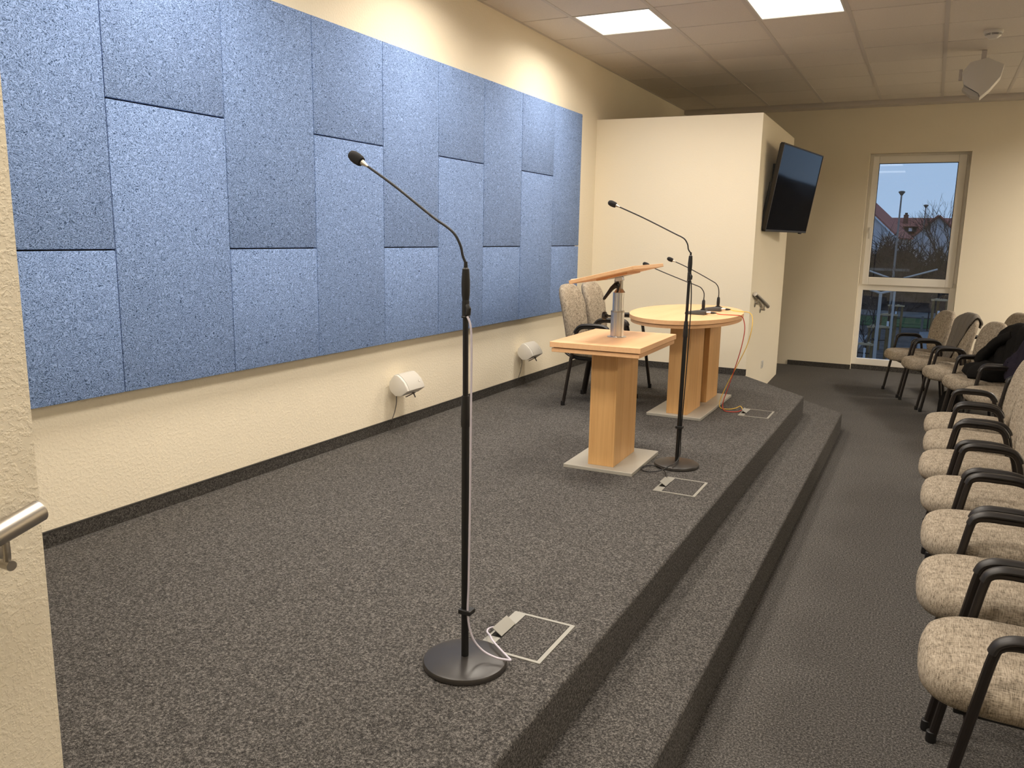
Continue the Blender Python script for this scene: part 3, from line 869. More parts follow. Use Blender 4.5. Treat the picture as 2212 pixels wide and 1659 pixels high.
# desktop microphones
CAMP = Vector((3.036, -2.2611, 1.5934))
def desk_mic(x, y, rz, neck, label):
    z0 = ZS + 0.716
    t = empty('table_microphone', (x, y, z0), R(rz), label=label, cat='microphone')
    b = B(); poly(b, [Vector((-0.075, -0.05, 0)), Vector((0.072, -0.05, 0)), Vector((0.075, -0.05, 0.030)), Vector((0.055, -0.05, 0.034)), Vector((0.02, -0.05, 0.031)), Vector((-0.074, -0.05, 0.016))], (0, 0.10, 0))
    bmesh.ops.bevel(b, geom=list(b.edges), offset=0.004, segments=2, profile=0.5, affect='EDGES')
    obj('base', b, M['body_grey'], t, smooth=True, ang=40)
    gx = 0.048
    b = B(); lathe(b, [(0.019, 0.030), (0.019, 0.038), (0.0115, 0.040), (0.0115, 0.052), (0.0125, 0.060), (0.0115, 0.098), (0.0075, 0.108), (0.004, 0.110), (0.004, 0.122)], (gx, 0, 0), 16); obj('mount_handle', b, M['black_plastic'], t, smooth=True)
    inv = (Matrix.Translation((x, y, z0)) @ Matrix.Rotation(R(rz), 4, 'Z')).inverted()
    pts = [Vector((gx, 0, 0.105))] + [inv @ Vector(p) for p in neck]
    c = catmull(pts, 6)
    b = B(); tube(b, c, 0.0036, 8); obj('gooseneck', b, M['black_metal'], t, smooth=True)
    mic_capsule(t, c[-1], c[-1] - c[-2])
    b = B(); rot = Matrix.Rotation(R(90), 4, 'Y')
    lathe(b, [(0.0095, 0), (0.0095, 0.030), (0.0088, 0.031), (0.0088, 0.033)], (0, 0, 0), 16, Matrix.Translation((0.074, -0.006, 0.017)) @ rot)
    obj('plug', b, M['alu'], t, smooth=True)
    b = B(); lathe(b, [(0.0088, 0), (0.008, 0.018), (0.0045, 0.036), (0.0035, 0.042)], (0, 0, 0), 16, Matrix.Translation((0.107, -0.006, 0.017)) @ rot)
    obj('plug_boot', b, M['black_plastic'], t, smooth=True)
    return t
def rescale(y_from, y_to, pts):
    s = (y_to + 2.2611) / (y_from + 2.2611)
    return [CAMP + (Vector((x, y_from, z)) - CAMP) * s for x, z in pts]
NY1, NY2 = 3.66, 4.02
n1 = rescale(3.75, NY1, [(1.566, 1.190), (1.556, 1.215), (1.535, 1.238), (1.50, 1.252), (1.418, 1.279), (1.25, 1.338), (1.155, 1.374)])
n2 = rescale(4.25, NY2, [(1.560, 1.180), (1.553, 1.215), (1.534, 1.242), (1.508, 1.259), (1.392, 1.318), (1.28, 1.370), (1.197, 1.404)])
desk_mic(n1[0].x - 0.048, NY1, 0, n1, 'table microphone with red cable, nearer one on the oval table')
desk_mic(n2[0].x - 0.048, NY2, 4, n2, 'table microphone with yellow cable, farther one on the oval table')
ZT = ZS + 0.716 + 0.017
c1x, c2x = n1[0].x - 0.048 + 0.145, n2[0].x - 0.048 + 0.145
cable('red_cable', [(c1x, NY1 - 0.006, ZT), (c1x + 0.03, NY1 - 0.005, 1.055), (1.80, 3.70, 1.052), (1.846, 3.72, 1.048), (1.868, 3.735, 1.02), (1.880, 3.74, 0.94), (1.862, 3.74, 0.80), (1.82, 3.75, 0.63), (1.775, 3.78, 0.48), (1.750, 3.80, 0.40), (1.745, 3.80, 0.355),
      (1.762, 3.76, 0.336), (1.79, 3.715, 0.334), (1.83, 3.715, 0.334), (1.872, 3.735, 0.336), (1.900, 3.755, 0.348), (1.915, 3.755, 0.340)], 0.0032, M['red'], 'red cable hanging from the table microphone to the floor box')
cable('yellow_cable', [(c2x, NY2 + 0.002, ZT), (c2x + 0.03, NY2 + 0.006, 1.055), (1.80, 4.04, 1.051), (1.846, 4.04, 1.047), (1.874, 4.03, 1.015), (1.882, 4.0, 0.93), (1.86, 3.97, 0.80), (1.80, 3.94, 0.64), (1.745, 3.90, 0.50), (1.718, 3.86, 0.41), (1.716, 3.82, 0.358),
      (1.74, 3.79, 0.337), (1.79, 3.80, 0.334), (1.83, 3.85, 0.336), (1.862, 3.87, 0.352), (1.892, 3.80, 0.350), (1.916, 3.768, 0.340)], 0.0032, M['yellow'], 'yellow cable hanging from the table microphone to the floor box')

# ------------------------------------------------------------------ floor boxes
def floor_box(x0, x1, y0, y1, label):
    t = empty('floor_box', ((x0 + x1) / 2, (y0 + y1) / 2, ZS), label=label, cat='floor box', group='floor boxes on the stage')
    hx, hy = (x1 - x0) / 2, (y1 - y0) / 2
    b = B(); e = 0.011; h = 0.003
    box(b, -hx, hx, -hy, -hy + e, 0, h); box(b, -hx, hx, hy - e, hy, 0, h)
    box(b, hx - e * 1.3, hx, -hy + e, hy - e, 0, h)
    obj('frame', b, M['box_metal'], t)
    b = B()
    st = 0.043
    box(b, -hx, -hx + st, -hy + e, -0.055, 0, h); box(b, -hx, -hx + st, 0.050, hy - e, 0, h); box(b, -hx, -hx + 0.008, -0.055, 0.050, 0, h)
    obj('metal_strip', b, M['box_metal'], t)
    b = B(); box(b, -hx + 0.008, -hx + st, -0.055, 0.050, 0.0003, 0.0012); obj('cable_opening', b, M['dark_gap'], t)
    b = B(); box(b, -hx + st + 0.002, hx - e * 1.3 - 0.003, -hy + e + 0.002, hy - e - 0.002, 0, 0.0025); obj('carpet_insert', b, M['carpet'], t)
    b = B(); box(b, -hx + st, -hx + st + 0.002, -hy + e, hy - e, 0, 0.0028); box(b, hx - e * 1.3 - 0.003, hx - e * 1.3, -hy + e, hy - e, 0, 0.0028); obj('seam', b, M['dark_gap'], t)
    b = B(); mt_ = Matrix.Translation((-hx + st, 0.0, 0.004)) @ Matrix.Rotation(R(32), 4, 'Y')
    box(b, -0.040, 0.0, -0.048, 0.050, 0, 0.0025, 0.0006, 1, mat=mt_); obj('cable_flap', b, M['box_metal'], t)
    return t
floor_box(1.893, 2.113, -0.226, 0.049, 'floor box beside the foreground microphone stand')
floor_box(1.893, 2.110, 1.588, 1.860, 'floor box beside the second microphone stand at the lectern')
floor_box(1.893, 2.110, 3.630, 3.905, 'floor box beside the oval table where the red and yellow cables end')

# ------------------------------------------------------------------ wall loudspeakers
def loudspeaker(t, L, s=1.0):
    """profile in local x (out of the wall) / z, extruded along y, already tilted"""
    prof = [(-0.062, 0.018), (-0.040, 0.050), (0.014, 0.072), (0.034, 0.062), (0.050, 0.034), (0.060, 0.0), (0.064, -0.034), (0.060, -0.062), (-0.004, -0.070), (-0.045, -0.052), (-0.062, -0.014)]
    prof = [(x * s, z * s) for x, z in prof]
    b = B(); poly(b, [Vector((x, -L / 2, z)) for x, z in prof], (0, L, 0))
    bmesh.ops.bevel(b, geom=list(b.edges), offset=0.004 * s, segments=2, profile=0.5, affect='EDGES')
    body = obj('cabinet', b, M['white_plastic'], t, smooth=True, ang=30)
    b = B()
    fr = [(0.014, 0.0735), (0.036, 0.0640), (0.0525, 0.035), (0.0625, 0.0), (0.0665, -0.034), (0.0622, -0.060)]
    fr = [(x * s, z * s) for x, z in fr]
    inn = [(x - 0.01 * s, z * 0.97) for x, z in fr]
    poly(b, [Vector((x, -L / 2 + 0.020 * s, z)) for x, z in fr] + [Vector((x, -L / 2 + 0.020 * s, z)) for x, z in reversed(inn)], (0, L - 0.026 * s, 0))
    obj('grille', b, M['grille'], t, smooth=True, ang=30)
    b = B(); box(b, 0.0655 * s, 0.0675 * s, L / 2 - 0.050 * s, L / 2 - 0.036 * s, -0.02 * s, -0.006 * s, 0.0006, 1); obj('badge', b, M['white_plastic'], t)
    return body
def wall_speaker(y, z, label):
    t = empty('wall_loudspeaker', (0.085, y, z), 0, label=label, cat='loudspeaker', group='small white wall loudspeakers under the blue panels', rot=(0, R(-28), 0))
    loudspeaker(t, 0.20)
    b = B()
    b2 = B(); lathe(b2, [(0.004, 0), (0.005, 0.03), (0.008, 0.032), (0.008, 0.036)], (0, 0, 0), 10, Matrix.Translation((0.02, 0.01, -0.105)))
    box(b2, -0.045, 0.03, 0.0, 0.02, -0.078, -0.073)
    obj('bracket', b2, M['under'], t, smooth=True)
    b2 = B(); box(b2, -0.073, -0.058, -0.03, 0.03, -0.022, 0.022, 0.003); obj('wall_mount', b2, M['under'], t)
    c = B()
    tube(c, catmull([(0.03, y - 0.03, z - 0.055), (0.035, y - 0.035, z - 0.09), (0.03, y - 0.03, z - 0.13), (0.022, y - 0.04, z - 0.19), (0.012, y - 0.055, 0.394)], 6), 0.0028, 8)
    o = obj('speaker_cable', c, M['under'], None, smooth=True)
    return o
o = wall_speaker(2.03, 0.632, 'small white wall loudspeaker nearer the foreground microphone stand')
setp(o, 'thin grey cable hanging from the nearer wall loudspeaker', 'cable')
o = wall_speaker(3.86, 0.632, 'small white wall loudspeaker farther along, beside the lectern edge')
setp(o, 'thin grey cable hanging from the farther wall loudspeaker', 'cable')

# ceiling loudspeaker (horn cabinet on a bracket)
t = empty('ceiling_loudspeaker', (3.27, 6.08, 2.985), R(-2), label='white angular loudspeaker hanging under the ceiling near the far wall', cat='loudspeaker')
pf = [(-0.152, 0.050), (-0.095, 0.130), (0.033, 0.158), (0.158, 0.095), (0.142, 0.0), (0.07, -0.10), (0.0, -0.166), (-0.005, -0.125), (-0.128, -0.055)]
b = B(); poly(b, [Vector((x, -0.09, z)) for x, z in pf], (0, 0.18, 0))
bmesh.ops.bevel(b, geom=list(b.edges), offset=0.006, segments=2, profile=0.5, affect='EDGES'); obj('cabinet', b, M['white_plastic'], t, smooth=True, ang=30)
b = B(); poly(b, [Vector((x, -0.072, z)) for x, z in [(-0.125, -0.06), (-0.01, -0.13), (-0.005, -0.16), (-0.075, -0.14), (-0.14, -0.085)]], (0, 0.15, 0)); obj('grille', b, M['grille'], t)
b = B(); box(b, -0.176, -0.150, -0.02, 0.02, 0.0, 0.09, 0.004); obj('side_bracket', b, M['tbar'], t)
b = B(); box(b, -0.02, 0.02, 0.0, 0.04, 0.13, 0.236, 0.002); obj('ceiling_bracket', b, M['tbar'], t)

t = empty('smoke_detector', (3.297, 5.38, ZC), label='round white smoke detector on the ceiling', cat='smoke detector')
b = B(); lathe(b, [(0.028, -0.062), (0.040, -0.052), (0.056, -0.038)], (0, 0, 0), 32); obj('sensor_head', b, M['white_plastic'], t, smooth=True)
b = B(); lathe(b, [(0.060, -0.026), (0.066, -0.020), (0.068, -0.004), (0.066, 0.0)], (0, 0, 0), 32); obj('base', b, M['white_plastic'], t, smooth=True)
b = B(); lathe(b, [(0.050, -0.038), (0.052, -0.026)], (0, 0, 0), 32); obj('air_slots', b, M['dark_gap'], t, smooth=True)
b = B()
for k in range(6):
    a = k * math.pi / 3 + 0.2
    box(b, 0.048, 0.060, -0.004, 0.004, -0.038, -0.026, mat=Matrix.Rotation(a, 4, 'Z'))
lathe(b, [(0.0585, -0.0335), (0.0585, -0.0305)], (0, 0, 0), 32)
obj('slot_rib', b, M['white_plastic'], t)

# ------------------------------------------------------------------ television
yaw, tilt, W_, H_ = 0.132, 0.150, 1.40, 0.819
tv = empty('television', (1.763, 6.476, 2.076), label='black flat television on a swivel mount on the far partition side', cat='television')
uy = Vector((math.sin(yaw), math.cos(yaw), 0)); nn = Vector((math.cos(yaw), -math.sin(yaw), 0))
upv = (Vector((0, 0, 1)) * math.cos(tilt) + nn * math.sin(tilt)).normalized(); no = uy.cross(upv).normalized()
tm = Matrix.Identity(4)
for i in range(3): tm[i][0] = uy[i]; tm[i][1] = upv[i]; tm[i][2] = no[i]
def tbox(b, x0, x1, y0, y1, z0, z1, bev=0.0, seg=2):
    return box(b, x0, x1, y0, y1, z0, z1, bev, seg, mat=tm)
b = B()
e = 0.013
tbox(b, -W_ / 2, W_ / 2, -H_ / 2, -H_ / 2 + e * 1.5, -0.035, 0.0, 0.002); tbox(b, -W_ / 2, W_ / 2, H_ / 2 - e, H_ / 2, -0.035, 0.0, 0.002)
tbox(b, -W_ / 2, -W_ / 2 + e, -H_ / 2, H_ / 2, -0.035, 0.0, 0.002); tbox(b, W_ / 2 - e, W_ / 2, -H_ / 2, H_ / 2, -0.035, 0.0, 0.002)
obj('bezel', b, M['tv_frame'], tv)
b = B(); tbox(b, -W_ / 2 + e, W_ / 2 - e, -H_ / 2 + e, H_ / 2 - e, -0.03, -0.004); obj('screen', b, M['tv_screen'], tv)
b = B(); tbox(b, -W_ / 2 + 0.01, W_ / 2 - 0.01, -H_ / 2 + 0.005, H_ / 2 - 0.01, -0.045, -0.03, 0.004); tbox(b, -W_ / 2 + 0.03, W_ / 2 - 0.03, -H_ / 2 + 0.0, 0.05, -0.075, -0.045, 0.01); obj('rear_cover', b, M['black_plastic'], tv)
b = B(); tbox(b, 0.50, 0.56, -H_ / 2 - 0.012, -H_ / 2, -0.03, -0.006, 0.002); obj('sensor', b, M['black_plastic'], tv)
b = B(); box(b, 1.545 - 1.763, 1.575 - 1.763, -0.22, 0.22, -0.20, 0.26, 0.003); obj('wall_plate', b, M['black_metal'], tv)
b = B(); box(b, -0.19, -0.06, -0.05, 0.05, -0.03, 0.05, 0.005); tbox(b, -0.25, 0.25, -0.20, 0.22, -0.095, -0.07, 0.003); obj('swivel_arm', b, M['black_metal'], tv)

# ------------------------------------------------------------------ handrails
def handrail(p0, p1, wallx, brs, label, r=0.021):
    t = empty('handrail', p0, label=label, cat='handrail', group='stainless handrails by the stage stairs')
    p0 = Vector(p0); p1 = Vector(p1); d = (p1 - p0)
    b = B(); dn = d.normalized()
    tube(b, [Vector((0, 0, 0)), dn * 0.003, d - dn * 0.003, d], [r * 0.9, r, r, r * 0.9], 28); obj('rail', b, M['steel'], t, smooth=True, ang=40)
    for k in brs:
        q = d * k
        wx = wallx(p0.y + q.y) - p0.x
        b = B(); tube(b, catmull([(q.x, q.y, q.z - r), (q.x, q.y, q.z - 0.055), (q.x - 0.012, q.y, q.z - 0.066), (wx + 0.004, q.y, q.z - 0.066)], 4), 0.0065, 12); bo = obj('bracket', b, M['steel'], t, smooth=True)
        b = B(); lathe(b, [(0.034, 0), (0.034, 0.004), (0.031, 0.006)], (0, 0, 0), 24, Matrix.Translation((wx, q.y, q.z - 0.066)) @ Matrix.Rotation(R(90), 4, 'Y')); obj('wall_rose', b, M['steel'], bo, smooth=True)
        b = B(); lathe(b, [(0.0095, -0.012), (0.0095, 0.012)], (0, 0, 0), 20, Matrix.Translation((q.x, q.y, q.z - 0.066)) @ Matrix.Rotation(R(90), 4, 'Y')); obj('end_cap', b, M['steel'], bo, smooth=True)
    return t
handrail((1.60, 5.56, 1.092), (1.60, 6.30, 0.925), lambda y: 1.583 - (y - 5.45) * 0.0329, (0.22, 0.72), 'short brushed steel handrail on the far partition below the television')
handrail((1.572, -1.352, 1.062), (1.572, -2.55, 0.74), lambda y: 1.5, (0.06, 0.85), 'brushed steel handrail end on the near wall at the left picture edge')

t = empty('wall_socket', (1.549, 6.49, 0.297), R(-1.9), label='small white round wall socket low on the far partition side', cat='socket')
b = B(); box(b, 0, 0.010, -0.04, 0.04, -0.04, 0.04, 0.004); obj('cover', b, M['white_plastic'], t)
b = B(); lathe(b, [(0.022, 0), (0.026, 0.002), (0.026, 0.004), (0.021, 0.004)], (0, 0, 0), 24, Matrix.Translation((0.009, 0, 0)) @ Matrix.Rotation(R(90), 4, 'Y')); obj('well_ring', b, M['grille'], t, smooth=True)

# ------------------------------------------------------------------ outdoors (storey below: ground at z = -2.4)
ZG = -2.4
def outm(name, c, c2=None, sc=3.0):
    mt, nt, b = new_mat(name, c, 0.9, spec=0.15)
    if c2:
        v = coords(nt); n = noise(nt, v, sc, 4, 0.65)
        nt.links.new(ramp(nt, n, [(0.35, c), (0.65, c2)]), b.inputs['Base Color'])
    return mt
M['soil'] = outm('grey_brown_soil', (0.055, 0.045, 0.036), (0.12, 0.098, 0.080), 2.2)
M['grass'] = outm('winter_grass', (0.045, 0.075, 0.022), (0.085, 0.115, 0.038), 2.5)
M['path'] = outm('pale_gravel_path', (0.15, 0.135, 0.11), (0.20, 0.18, 0.155), 2)
M['paving'] = outm('pale_paving', (0.20, 0.185, 0.165), (0.24, 0.22, 0.20), 3)
M['roof'] = outm('red_roof_tiles', (0.32, 0.115, 0.085), (0.40, 0.155, 0.115), 1.5)
M['brick'] = outm('dark_brick', (0.16, 0.07, 0.05), (0.2, 0.09, 0.07), 4)
M['render'] = outm('white_render', (0.50, 0.52, 0.54), (0.58, 0.60, 0.62), 1)
M['galv'] = new_mat('galvanised_steel', (0.46, 0.43, 0.39), 0.5, 0.0)[0]
M['lamp_pole'] = new_mat('grey_lamp_pole', (0.23, 0.21, 0.19), 0.6)[0]
M['post_wood'] = outm('round_timber', (0.16, 0.105, 0.045), (0.22, 0.15, 0.07), 4)
M['pale_wood'] = outm('sawn_timber', (0.42, 0.31, 0.17), (0.50, 0.38, 0.23), 4)
M['bark'] = outm('bare_bark', (0.045, 0.036, 0.032), (0.085, 0.07, 0.06), 5)
M['twig'] = outm('dark_twigs', (0.035, 0.028, 0.026), (0.075, 0.055, 0.05), 6)
M['white_guard'] = new_mat('white_trunk_guard', (0.75, 0.78, 0.80), 0.6)[0]
M['win_dark'] = new_mat('far_window_glass', (0.03, 0.035, 0.04), 0.1)[0]
b = B(); box(b, -120, 140, YF + 0.4, 260, ZG - 0.3, ZG)
o = struct('ground', b, M['soil'])
b = B(); box(b, -60, 80, 40.5, 45.8, ZG, ZG + 0.03); setp(obj('grass_strip', b, M['grass']), 'strip of green grass between fence and path outside', 'grass', kind='stuff')
b = B(); box(b, -60, 80, 46.5, 50.0, ZG, ZG + 0.04); setp(obj('gravel_path', b, M['path']), 'pale path running past the foot of the hedge outside', 'path')
b = B(); box(b, 2.9, 14, 27.0, 38.6, ZG, ZG + 0.05); setp(obj('paved_yard', b, M['paving']), 'pale paved area outside behind the window end armchair', 'paving')
b = B(); box(b, -6, 0.95, 29.5, 35.5, ZG, ZG + 0.05); setp(obj('paved_yard', b, M['paving']), 'pale paved area outside at the lower left of the window', 'paving')
b = B(); box(b, 2.92, 3.02, 38.4, 38.6, ZG, ZG + 0.75); setp(obj('bollard', b, M['path']), 'pale marker post at the corner of the paved area outside', 'post')

# wire fence
fn = empty('wire_fence', (0, 39.6, ZG), label='low dark wire fence outside in front of the grass strip', cat='fence')
b = B(); box(b, -0.03, 0.03, -0.03, 0.03, 0, 1.25); fp = obj('fence_post', b, M['twig'], fn, loc=(-8.3, 0, 0))
for k in range(1, 16): share(fp, fn, (-8.3 + 1.15 * k, 0, 0))
b = B()
for z in (0.25, 0.55, 0.85, 1.15): box(b, -8.3, 9, -0.006, 0.006, z, z + 0.012)
obj('wire', b, M['twig'], fn)['kind'] = 'stuff'

# hedge / scrub bank: thicket of crossing twigs on a dark core
rnd = random.Random(11)
def twig_mass(b, n, x0, x1, y0, y1, z0, ztop, lmin, lmax, th):
    for _ in range(n):
        x, y = rnd.uniform(x0, x1), rnd.uniform(y0, y1)
        zt = ztop(x)
        z = rnd.uniform(z0, max(z0 + 0.1, zt - 0.3))
        L = rnd.uniform(lmin, lmax)
        a, e_ = rnd.uniform(0, 2 * math.pi), rnd.uniform(0.1, 1.4)
        d = Vector((math.cos(a) * math.cos(e_), math.sin(a) * math.cos(e_) * 0.6, math.sin(e_))) * L
        p = Vector((x, y, z)); s = d.cross(Vector((0, 1, 0.2))).normalized() * th
        vs = [b.verts.new(p - s), b.verts.new(p + s), b.verts.new(p + d)]
        b.faces.new(vs)
        w_ = d.cross(s).normalized() * th
        vs = [b.verts.new(p - w_), b.verts.new(p + w_), b.verts.new(p + d)]
        b.faces.new(vs)
htop = lambda x: 1.15 + 0.5 * math.sin(x * 0.55 + 1.0) + 0.35 * math.sin(x * 1.7) + 0.25 * math.sin(x * 4.1)
b = B()
n = 120; prev = None
for k in range(n + 1):
    x = -22 + 50 * k / n
    row = [b.verts.new((x, 50.6, ZG)), b.verts.new((x, 51.2 + 0.2 * math.sin(k), ZG + 1.6)), b.verts.new((x, 52.0, htop(x) - 0.7)), b.verts.new((x, 54.5, htop(x) - 0.9)), b.verts.new((x, 56, ZG))]
    if prev:
        for i in range(4): b.faces.new((prev[i], prev[i + 1], row[i + 1], row[i]))
    prev = row
twig_mass(b, 15000, -14, 20, 50.4, 53.5, ZG, htop, 0.4, 1.5, 0.022)
setp(obj('hedge', b, outm('scrub_brown', (0.028, 0.023, 0.021), (0.085, 0.065, 0.055), 1.6)), 'dark leafless hedge bank outside in front of the houses', 'hedge', kind='stuff')
# low pale wall glimpsed through the shrubs
b = B(); box(b, -1.0, 2.0, 50.2, 50.35, -0.06, 0.08); setp(obj('garden_wall_cap', b, M['path']), 'pale low structure glimpsed through the hedge outside', 'wall')

# houses
def house(name, x0, x1, y0, y1, zr, ze, gable_x, label, ridge_x=None):
    """gable faces -y; roof ridge runs back in y"""
    t = empty(name, ((x0 + x1) / 2, y0, ZG), label=label, cat='house')
    ox, oy, oz = t.location
    xm = gable_x
    b = B(); poly(b, [Vector((x0 - ox, 0, 0)), Vector((x1 - ox, 0, 0)), Vector((x1 - ox, 0, ze - oz)), Vector((xm - ox, 0, zr - 0.15 - oz)), Vector((x0 - ox, 0, ze - oz))], (0, y1 - y0, 0)); obj('walls', b, M['render'], t)
    for xe in (x0, x1):
        sgn = -1 if xe == x0 else 1
        b = B()
        p0 = Vector((xm - ox, -0.35, zr - oz)); p1 = Vector((xe - ox + sgn * 0.5, -0.35, ze - oz - 0.5 * (zr - ze) / abs(xm - xe)))
        d = (p1 - p0); nrm = Vector((-d.z, 0, d.x)).normalized() * (0.16 if d.x > 0 else -0.16)
        if nrm.z < 0: nrm = -nrm
        poly(b, [p0, p1, p1 + nrm, p0 + nrm], (0, y1 - y0 + 0.7, 0)); rf = obj('roof', b, M['roof'], t)
        b = B(); poly(b, [p0 - nrm * 0.9 - Vector((0, 0.05, 0)), p1 - nrm * 0.9 - Vector((0, 0.05, 0)), p1 - Vector((0, 0.05, 0)), p0 - Vector((0, 0.05, 0))], (0, 0.08, 0)); obj('verge_board', b, M['white_guard'] if xe == x1 and x0 < -5 else M['brick'], rf)
    return t
hA = house('house', -9.6, -0.7, 100, 107, 6.3, 2.39, -4.95, 'white gabled house with red roof beyond the hedge on the left')
hA_off = hA.location
hA.rotation_euler = (0, 0, R(-9))
b = B(); box(b, -1.9 - hA_off.x, -1.4 - hA_off.x, -0.25, 0, 2.2 - ZG, 2.7 - ZG); obj('floodlight', b, M['white_guard'], hA)
hB = house('house', -0.2, 7.2, 110, 114.6, 4.82, 1.35, 3.40, 'pale gabled house with dark red verge beyond the hedge on the right')
# long roof behind with dormer and chimney, ridge parallel to x
t = empty('row_house', (3.0, 114, ZG), label='long red roofed house behind with a dormer and a chimney', cat='house')
b = B(); poly(b, [Vector((-14, 1.0, 0)), Vector((-14, 11.0, 0)), Vector((-14, 11.0, 4.1)), Vector((-14, 6.0, 6.9)), Vector((-14, 1.0, 4.1))], (22, 0, 0)); obj('walls', b, M['brick'], t)
for sg in (-1, 1):
    b = B(); p0 = Vector((-14.3, 6.0, 7.05)); p1 = Vector((-14.3, 6.0 + sg * 5.8, 3.75)); nrm = Vector((0, 0, 0.18))
    poly(b, [p0, p1, p1 + nrm, p0 + nrm], (22.6, 0, 0)); obj('roof', b, M['roof'], t)
b = B(); box(b, -3.72, -3.15, 4.6, 5.2, 6.0, 7.6); ch = obj('chimney', b, M['brick'], t)
b = B(); box(b, -3.60, -3.27, 4.75, 5.05, 7.6, 7.85); obj('chimney_pot', b, M['bark'], ch)
b = B(); box(b, -3.4, -2.0, 1.6, 4.0, 5.35, 5.95); dm_ = obj('dormer', b, M['bark'], t)
b = B(); box(b, -2.9, -2.5, 1.56, 1.6, 5.42, 5.85); obj('dormer_window', b, M['white_guard'], dm_)
b = B(); box(b, -3.6, -1.8, 1.3, 4.2, 5.95, 6.05); obj('dormer_roof', b, M['brick'], dm_)

def street_lamp(x, y, ztop, r, label):
    t = empty('street_lamp', (x, y, ZG), label=label, cat='street lamp', group='grey street lamps outside the window')
    h = ztop - ZG
    b = B(); tube(b, [(0, 0, 0), (0, 0, h - 0.12)], [r * 1.3, r * 0.8], 12); obj('pole', b, M['lamp_pole'], t, smooth=True)
    b = B(); lathe(b, [(r * 1.2, h - 0.14), (r * 1.6, h - 0.10), (0.16, h + 0.01), (0.165, h + 0.04), (0.10, h + 0.08), (0.0, h + 0.09)], (0, 0, 0), 20); obj('lamp_head', b, M['path'], t, smooth=True)
street_lamp(1.33, 46.0, 4.17, 0.05, 'tall grey street lamp nearer the window centre')
street_lamp(2.35, 64.0, 4.20, 0.05, 'smaller looking grey street lamp to the right, farther away')

def y_post(x, y, zap, arms, zbot, r, label):
    t = empty('forked_steel_post', (x, y, ZG), label=label, cat='steel post', group='galvanised forked posts outside')
    b = B(); tube(b, [(0, 0, 0), (0, 0, zap - ZG)], r, 14); obj('pole', b, M['galv'], t, smooth=True)
    for ax, ay, az in arms:
        b = B(); tube(b, [(0, 0, zap - ZG - 0.02), (ax - x, ay - y, az - ZG)], r * 0.8, 10); obj('fork_arm', b, M['galv'], t, smooth=True)
y_post(2.09, 27.0, 0.40, [(1.25, 27.0, 0.66), (3.26, 27.0, 0.77)], ZG, 0.036, 'taller forked galvanised post with wide arms behind the window transom')
y_post(1.82, 24.0, 0.13, [(1.47, 24.0, 0.22), (2.18, 24.0, 0.21)], ZG, 0.045, 'nearer forked galvanised post seen in the lower pane')

def twiggy(b, p, d, L, r, depth, rnd, spread=0.55):
    q = p + d * L
    tube(b, [p, (p + q) / 2 + Vector((rnd.uniform(-1, 1), rnd.uniform(-1, 1), 0)) * L * 0.05, q], [r, r * 0.8, r * 0.62], 5 if depth < 3 else 7)
    if depth == 0: return
    for _ in range(3 if depth > 1 else 2):
        dd = (d + Vector((rnd.uniform(-1, 1), rnd.uniform(-1, 1), rnd.uniform(-0.35, 0.75))) * spread).normalized()
        twiggy(b, p + d * L * rnd.uniform(0.55, 1.0), dd, L * rnd.uniform(0.6, 0.85), r * 0.6, depth - 1, rnd, spread)
def bare_tree(x, y, h, r, seed, label, depth=5, spread=0.6):
    rn = random.Random(seed)
    t = empty('bare_tree', (x, y, ZG), label=label, cat='tree')
    b = B(); tube(b, [(0, 0, 0), (0.05, 0, h * 0.2), (0, 0, h * 0.42)], [r, r * 0.8, r * 0.66], 10); obj('trunk', b, M['bark'], t, smooth=True)
    b = B()
    for k in range(5):
        d = Vector((rn.uniform(-0.9, 0.9), rn.uniform(-0.6, 0.6), 0.8)).normalized()
        twiggy(b, Vector((0, 0, h * (0.30 + 0.03 * k))), d, h * 0.22, r * 0.45, depth - 1, rn, spread)
    o = obj('branches', b, M['twig'], t, smooth=False)
bare_tree(3.62, 51.5, 6.9, 0.09, 4, 'bare branched tree outside at the right side of the window')
bare_tree(2.2, 56.0, 5.6, 0.07, 8, 'bare tree outside between the two street lamps', 4, 0.55)
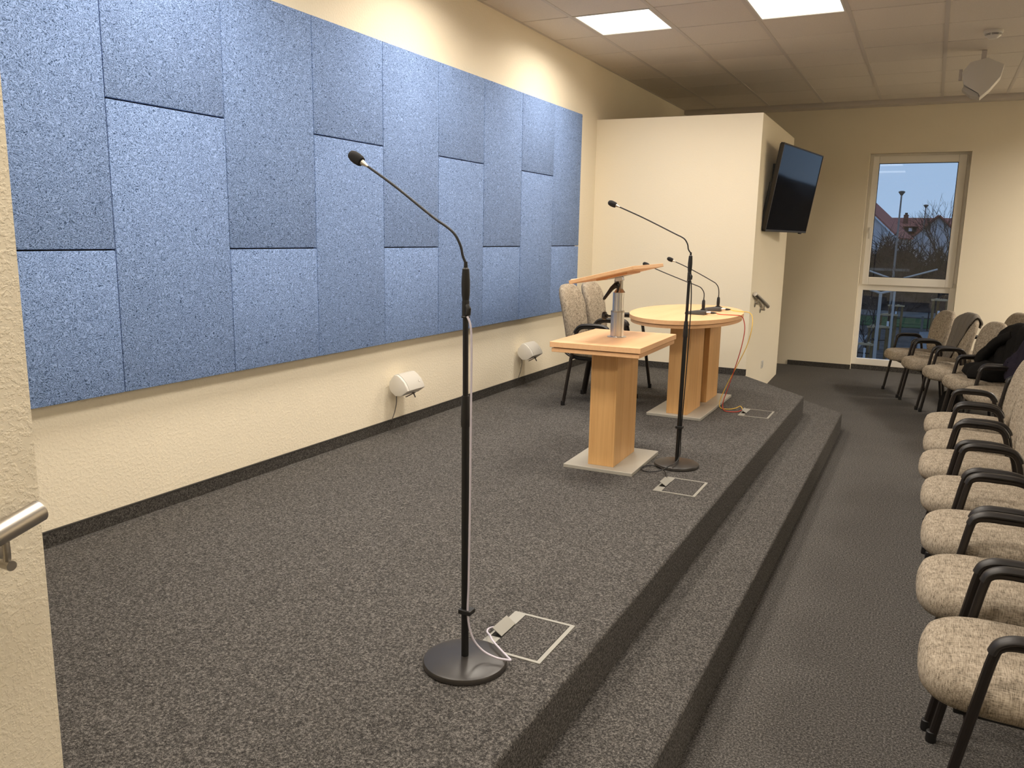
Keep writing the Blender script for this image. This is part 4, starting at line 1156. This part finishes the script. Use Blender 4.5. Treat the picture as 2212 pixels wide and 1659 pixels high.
bare_tree(-0.4, 53.5, 4.3, 0.07, 15, 'bare bushy tree outside at the left side of the window', 4, 0.7)
bare_tree(1.30, 26.8, 2.4, 0.02, 21, 'spindly bare shrub outside at the lower left of the window', 4, 0.6)

def staked_tree(x, y, h, w, seed, label):
    rn = random.Random(seed)
    t = empty('staked_tree', (x, y, ZG), rn.uniform(-0.3, 0.3), label=label, cat='young tree', group='young trees in timber support frames outside')
    c3 = [(w * 0.5 * math.cos(a), w * 0.5 * math.sin(a)) for a in (R(95), R(215), R(335))]
    for cx, cy in c3:
        b = B(); tube(b, [(cx, cy, 0), (cx, cy, h)], 0.045, 10); obj('stake', b, M['post_wood'], t, smooth=True)
    for i in range(3):
        p, q = Vector((*c3[i], h - 0.05)), Vector((*c3[(i + 1) % 3], h - 0.05)); d = (q - p).normalized() * 0.08
        b = B(); nrm = Vector((d.y, -d.x, 0)).normalized() * 0.04
        poly(b, [p - d - nrm, q + d - nrm, q + d + nrm, p - d + nrm], (0, 0, 0.06)); obj('cross_rail', b, M['pale_wood'], t)
    b = B(); tube(b, [(0, 0, 0.15), (0, 0, h * 0.45), (0, 0, h * 0.80)], 0.04, 10); obj('trunk_guard', b, M['white_guard'], t, smooth=True)
    b = B()
    twiggy(b, Vector((0, 0, 0)), Vector((0, 0, 1)), h * 1.15, 0.025, 3, rn, 0.5); obj('trunk', b, M['twig'], t)
    b = B()
    for cx, cy in c3: tube(b, [(0, 0, h * 0.58), (cx, cy, h * 0.60)], 0.02, 6)
    obj('tie', b, M['twig'], t)
staked_tree(1.42, 26.0, 0.78, 0.50, 1, 'young tree in a timber frame at the lower left corner of the window')
staked_tree(1.62, 28.0, 1.17, 0.66, 2, 'young tree in a timber frame behind the nearer forked post')
staked_tree(1.84, 31.0, 1.36, 0.56, 3, 'young tree in a timber frame in the middle of the lower pane')
staked_tree(1.93, 36.0, 1.36, 0.56, 4, 'young tree in a timber frame, farthest one in the lower pane')
staked_tree(3.46, 30.0, 2.05, 0.50, 5, 'young tree in a taller timber frame at the right of the lower pane')
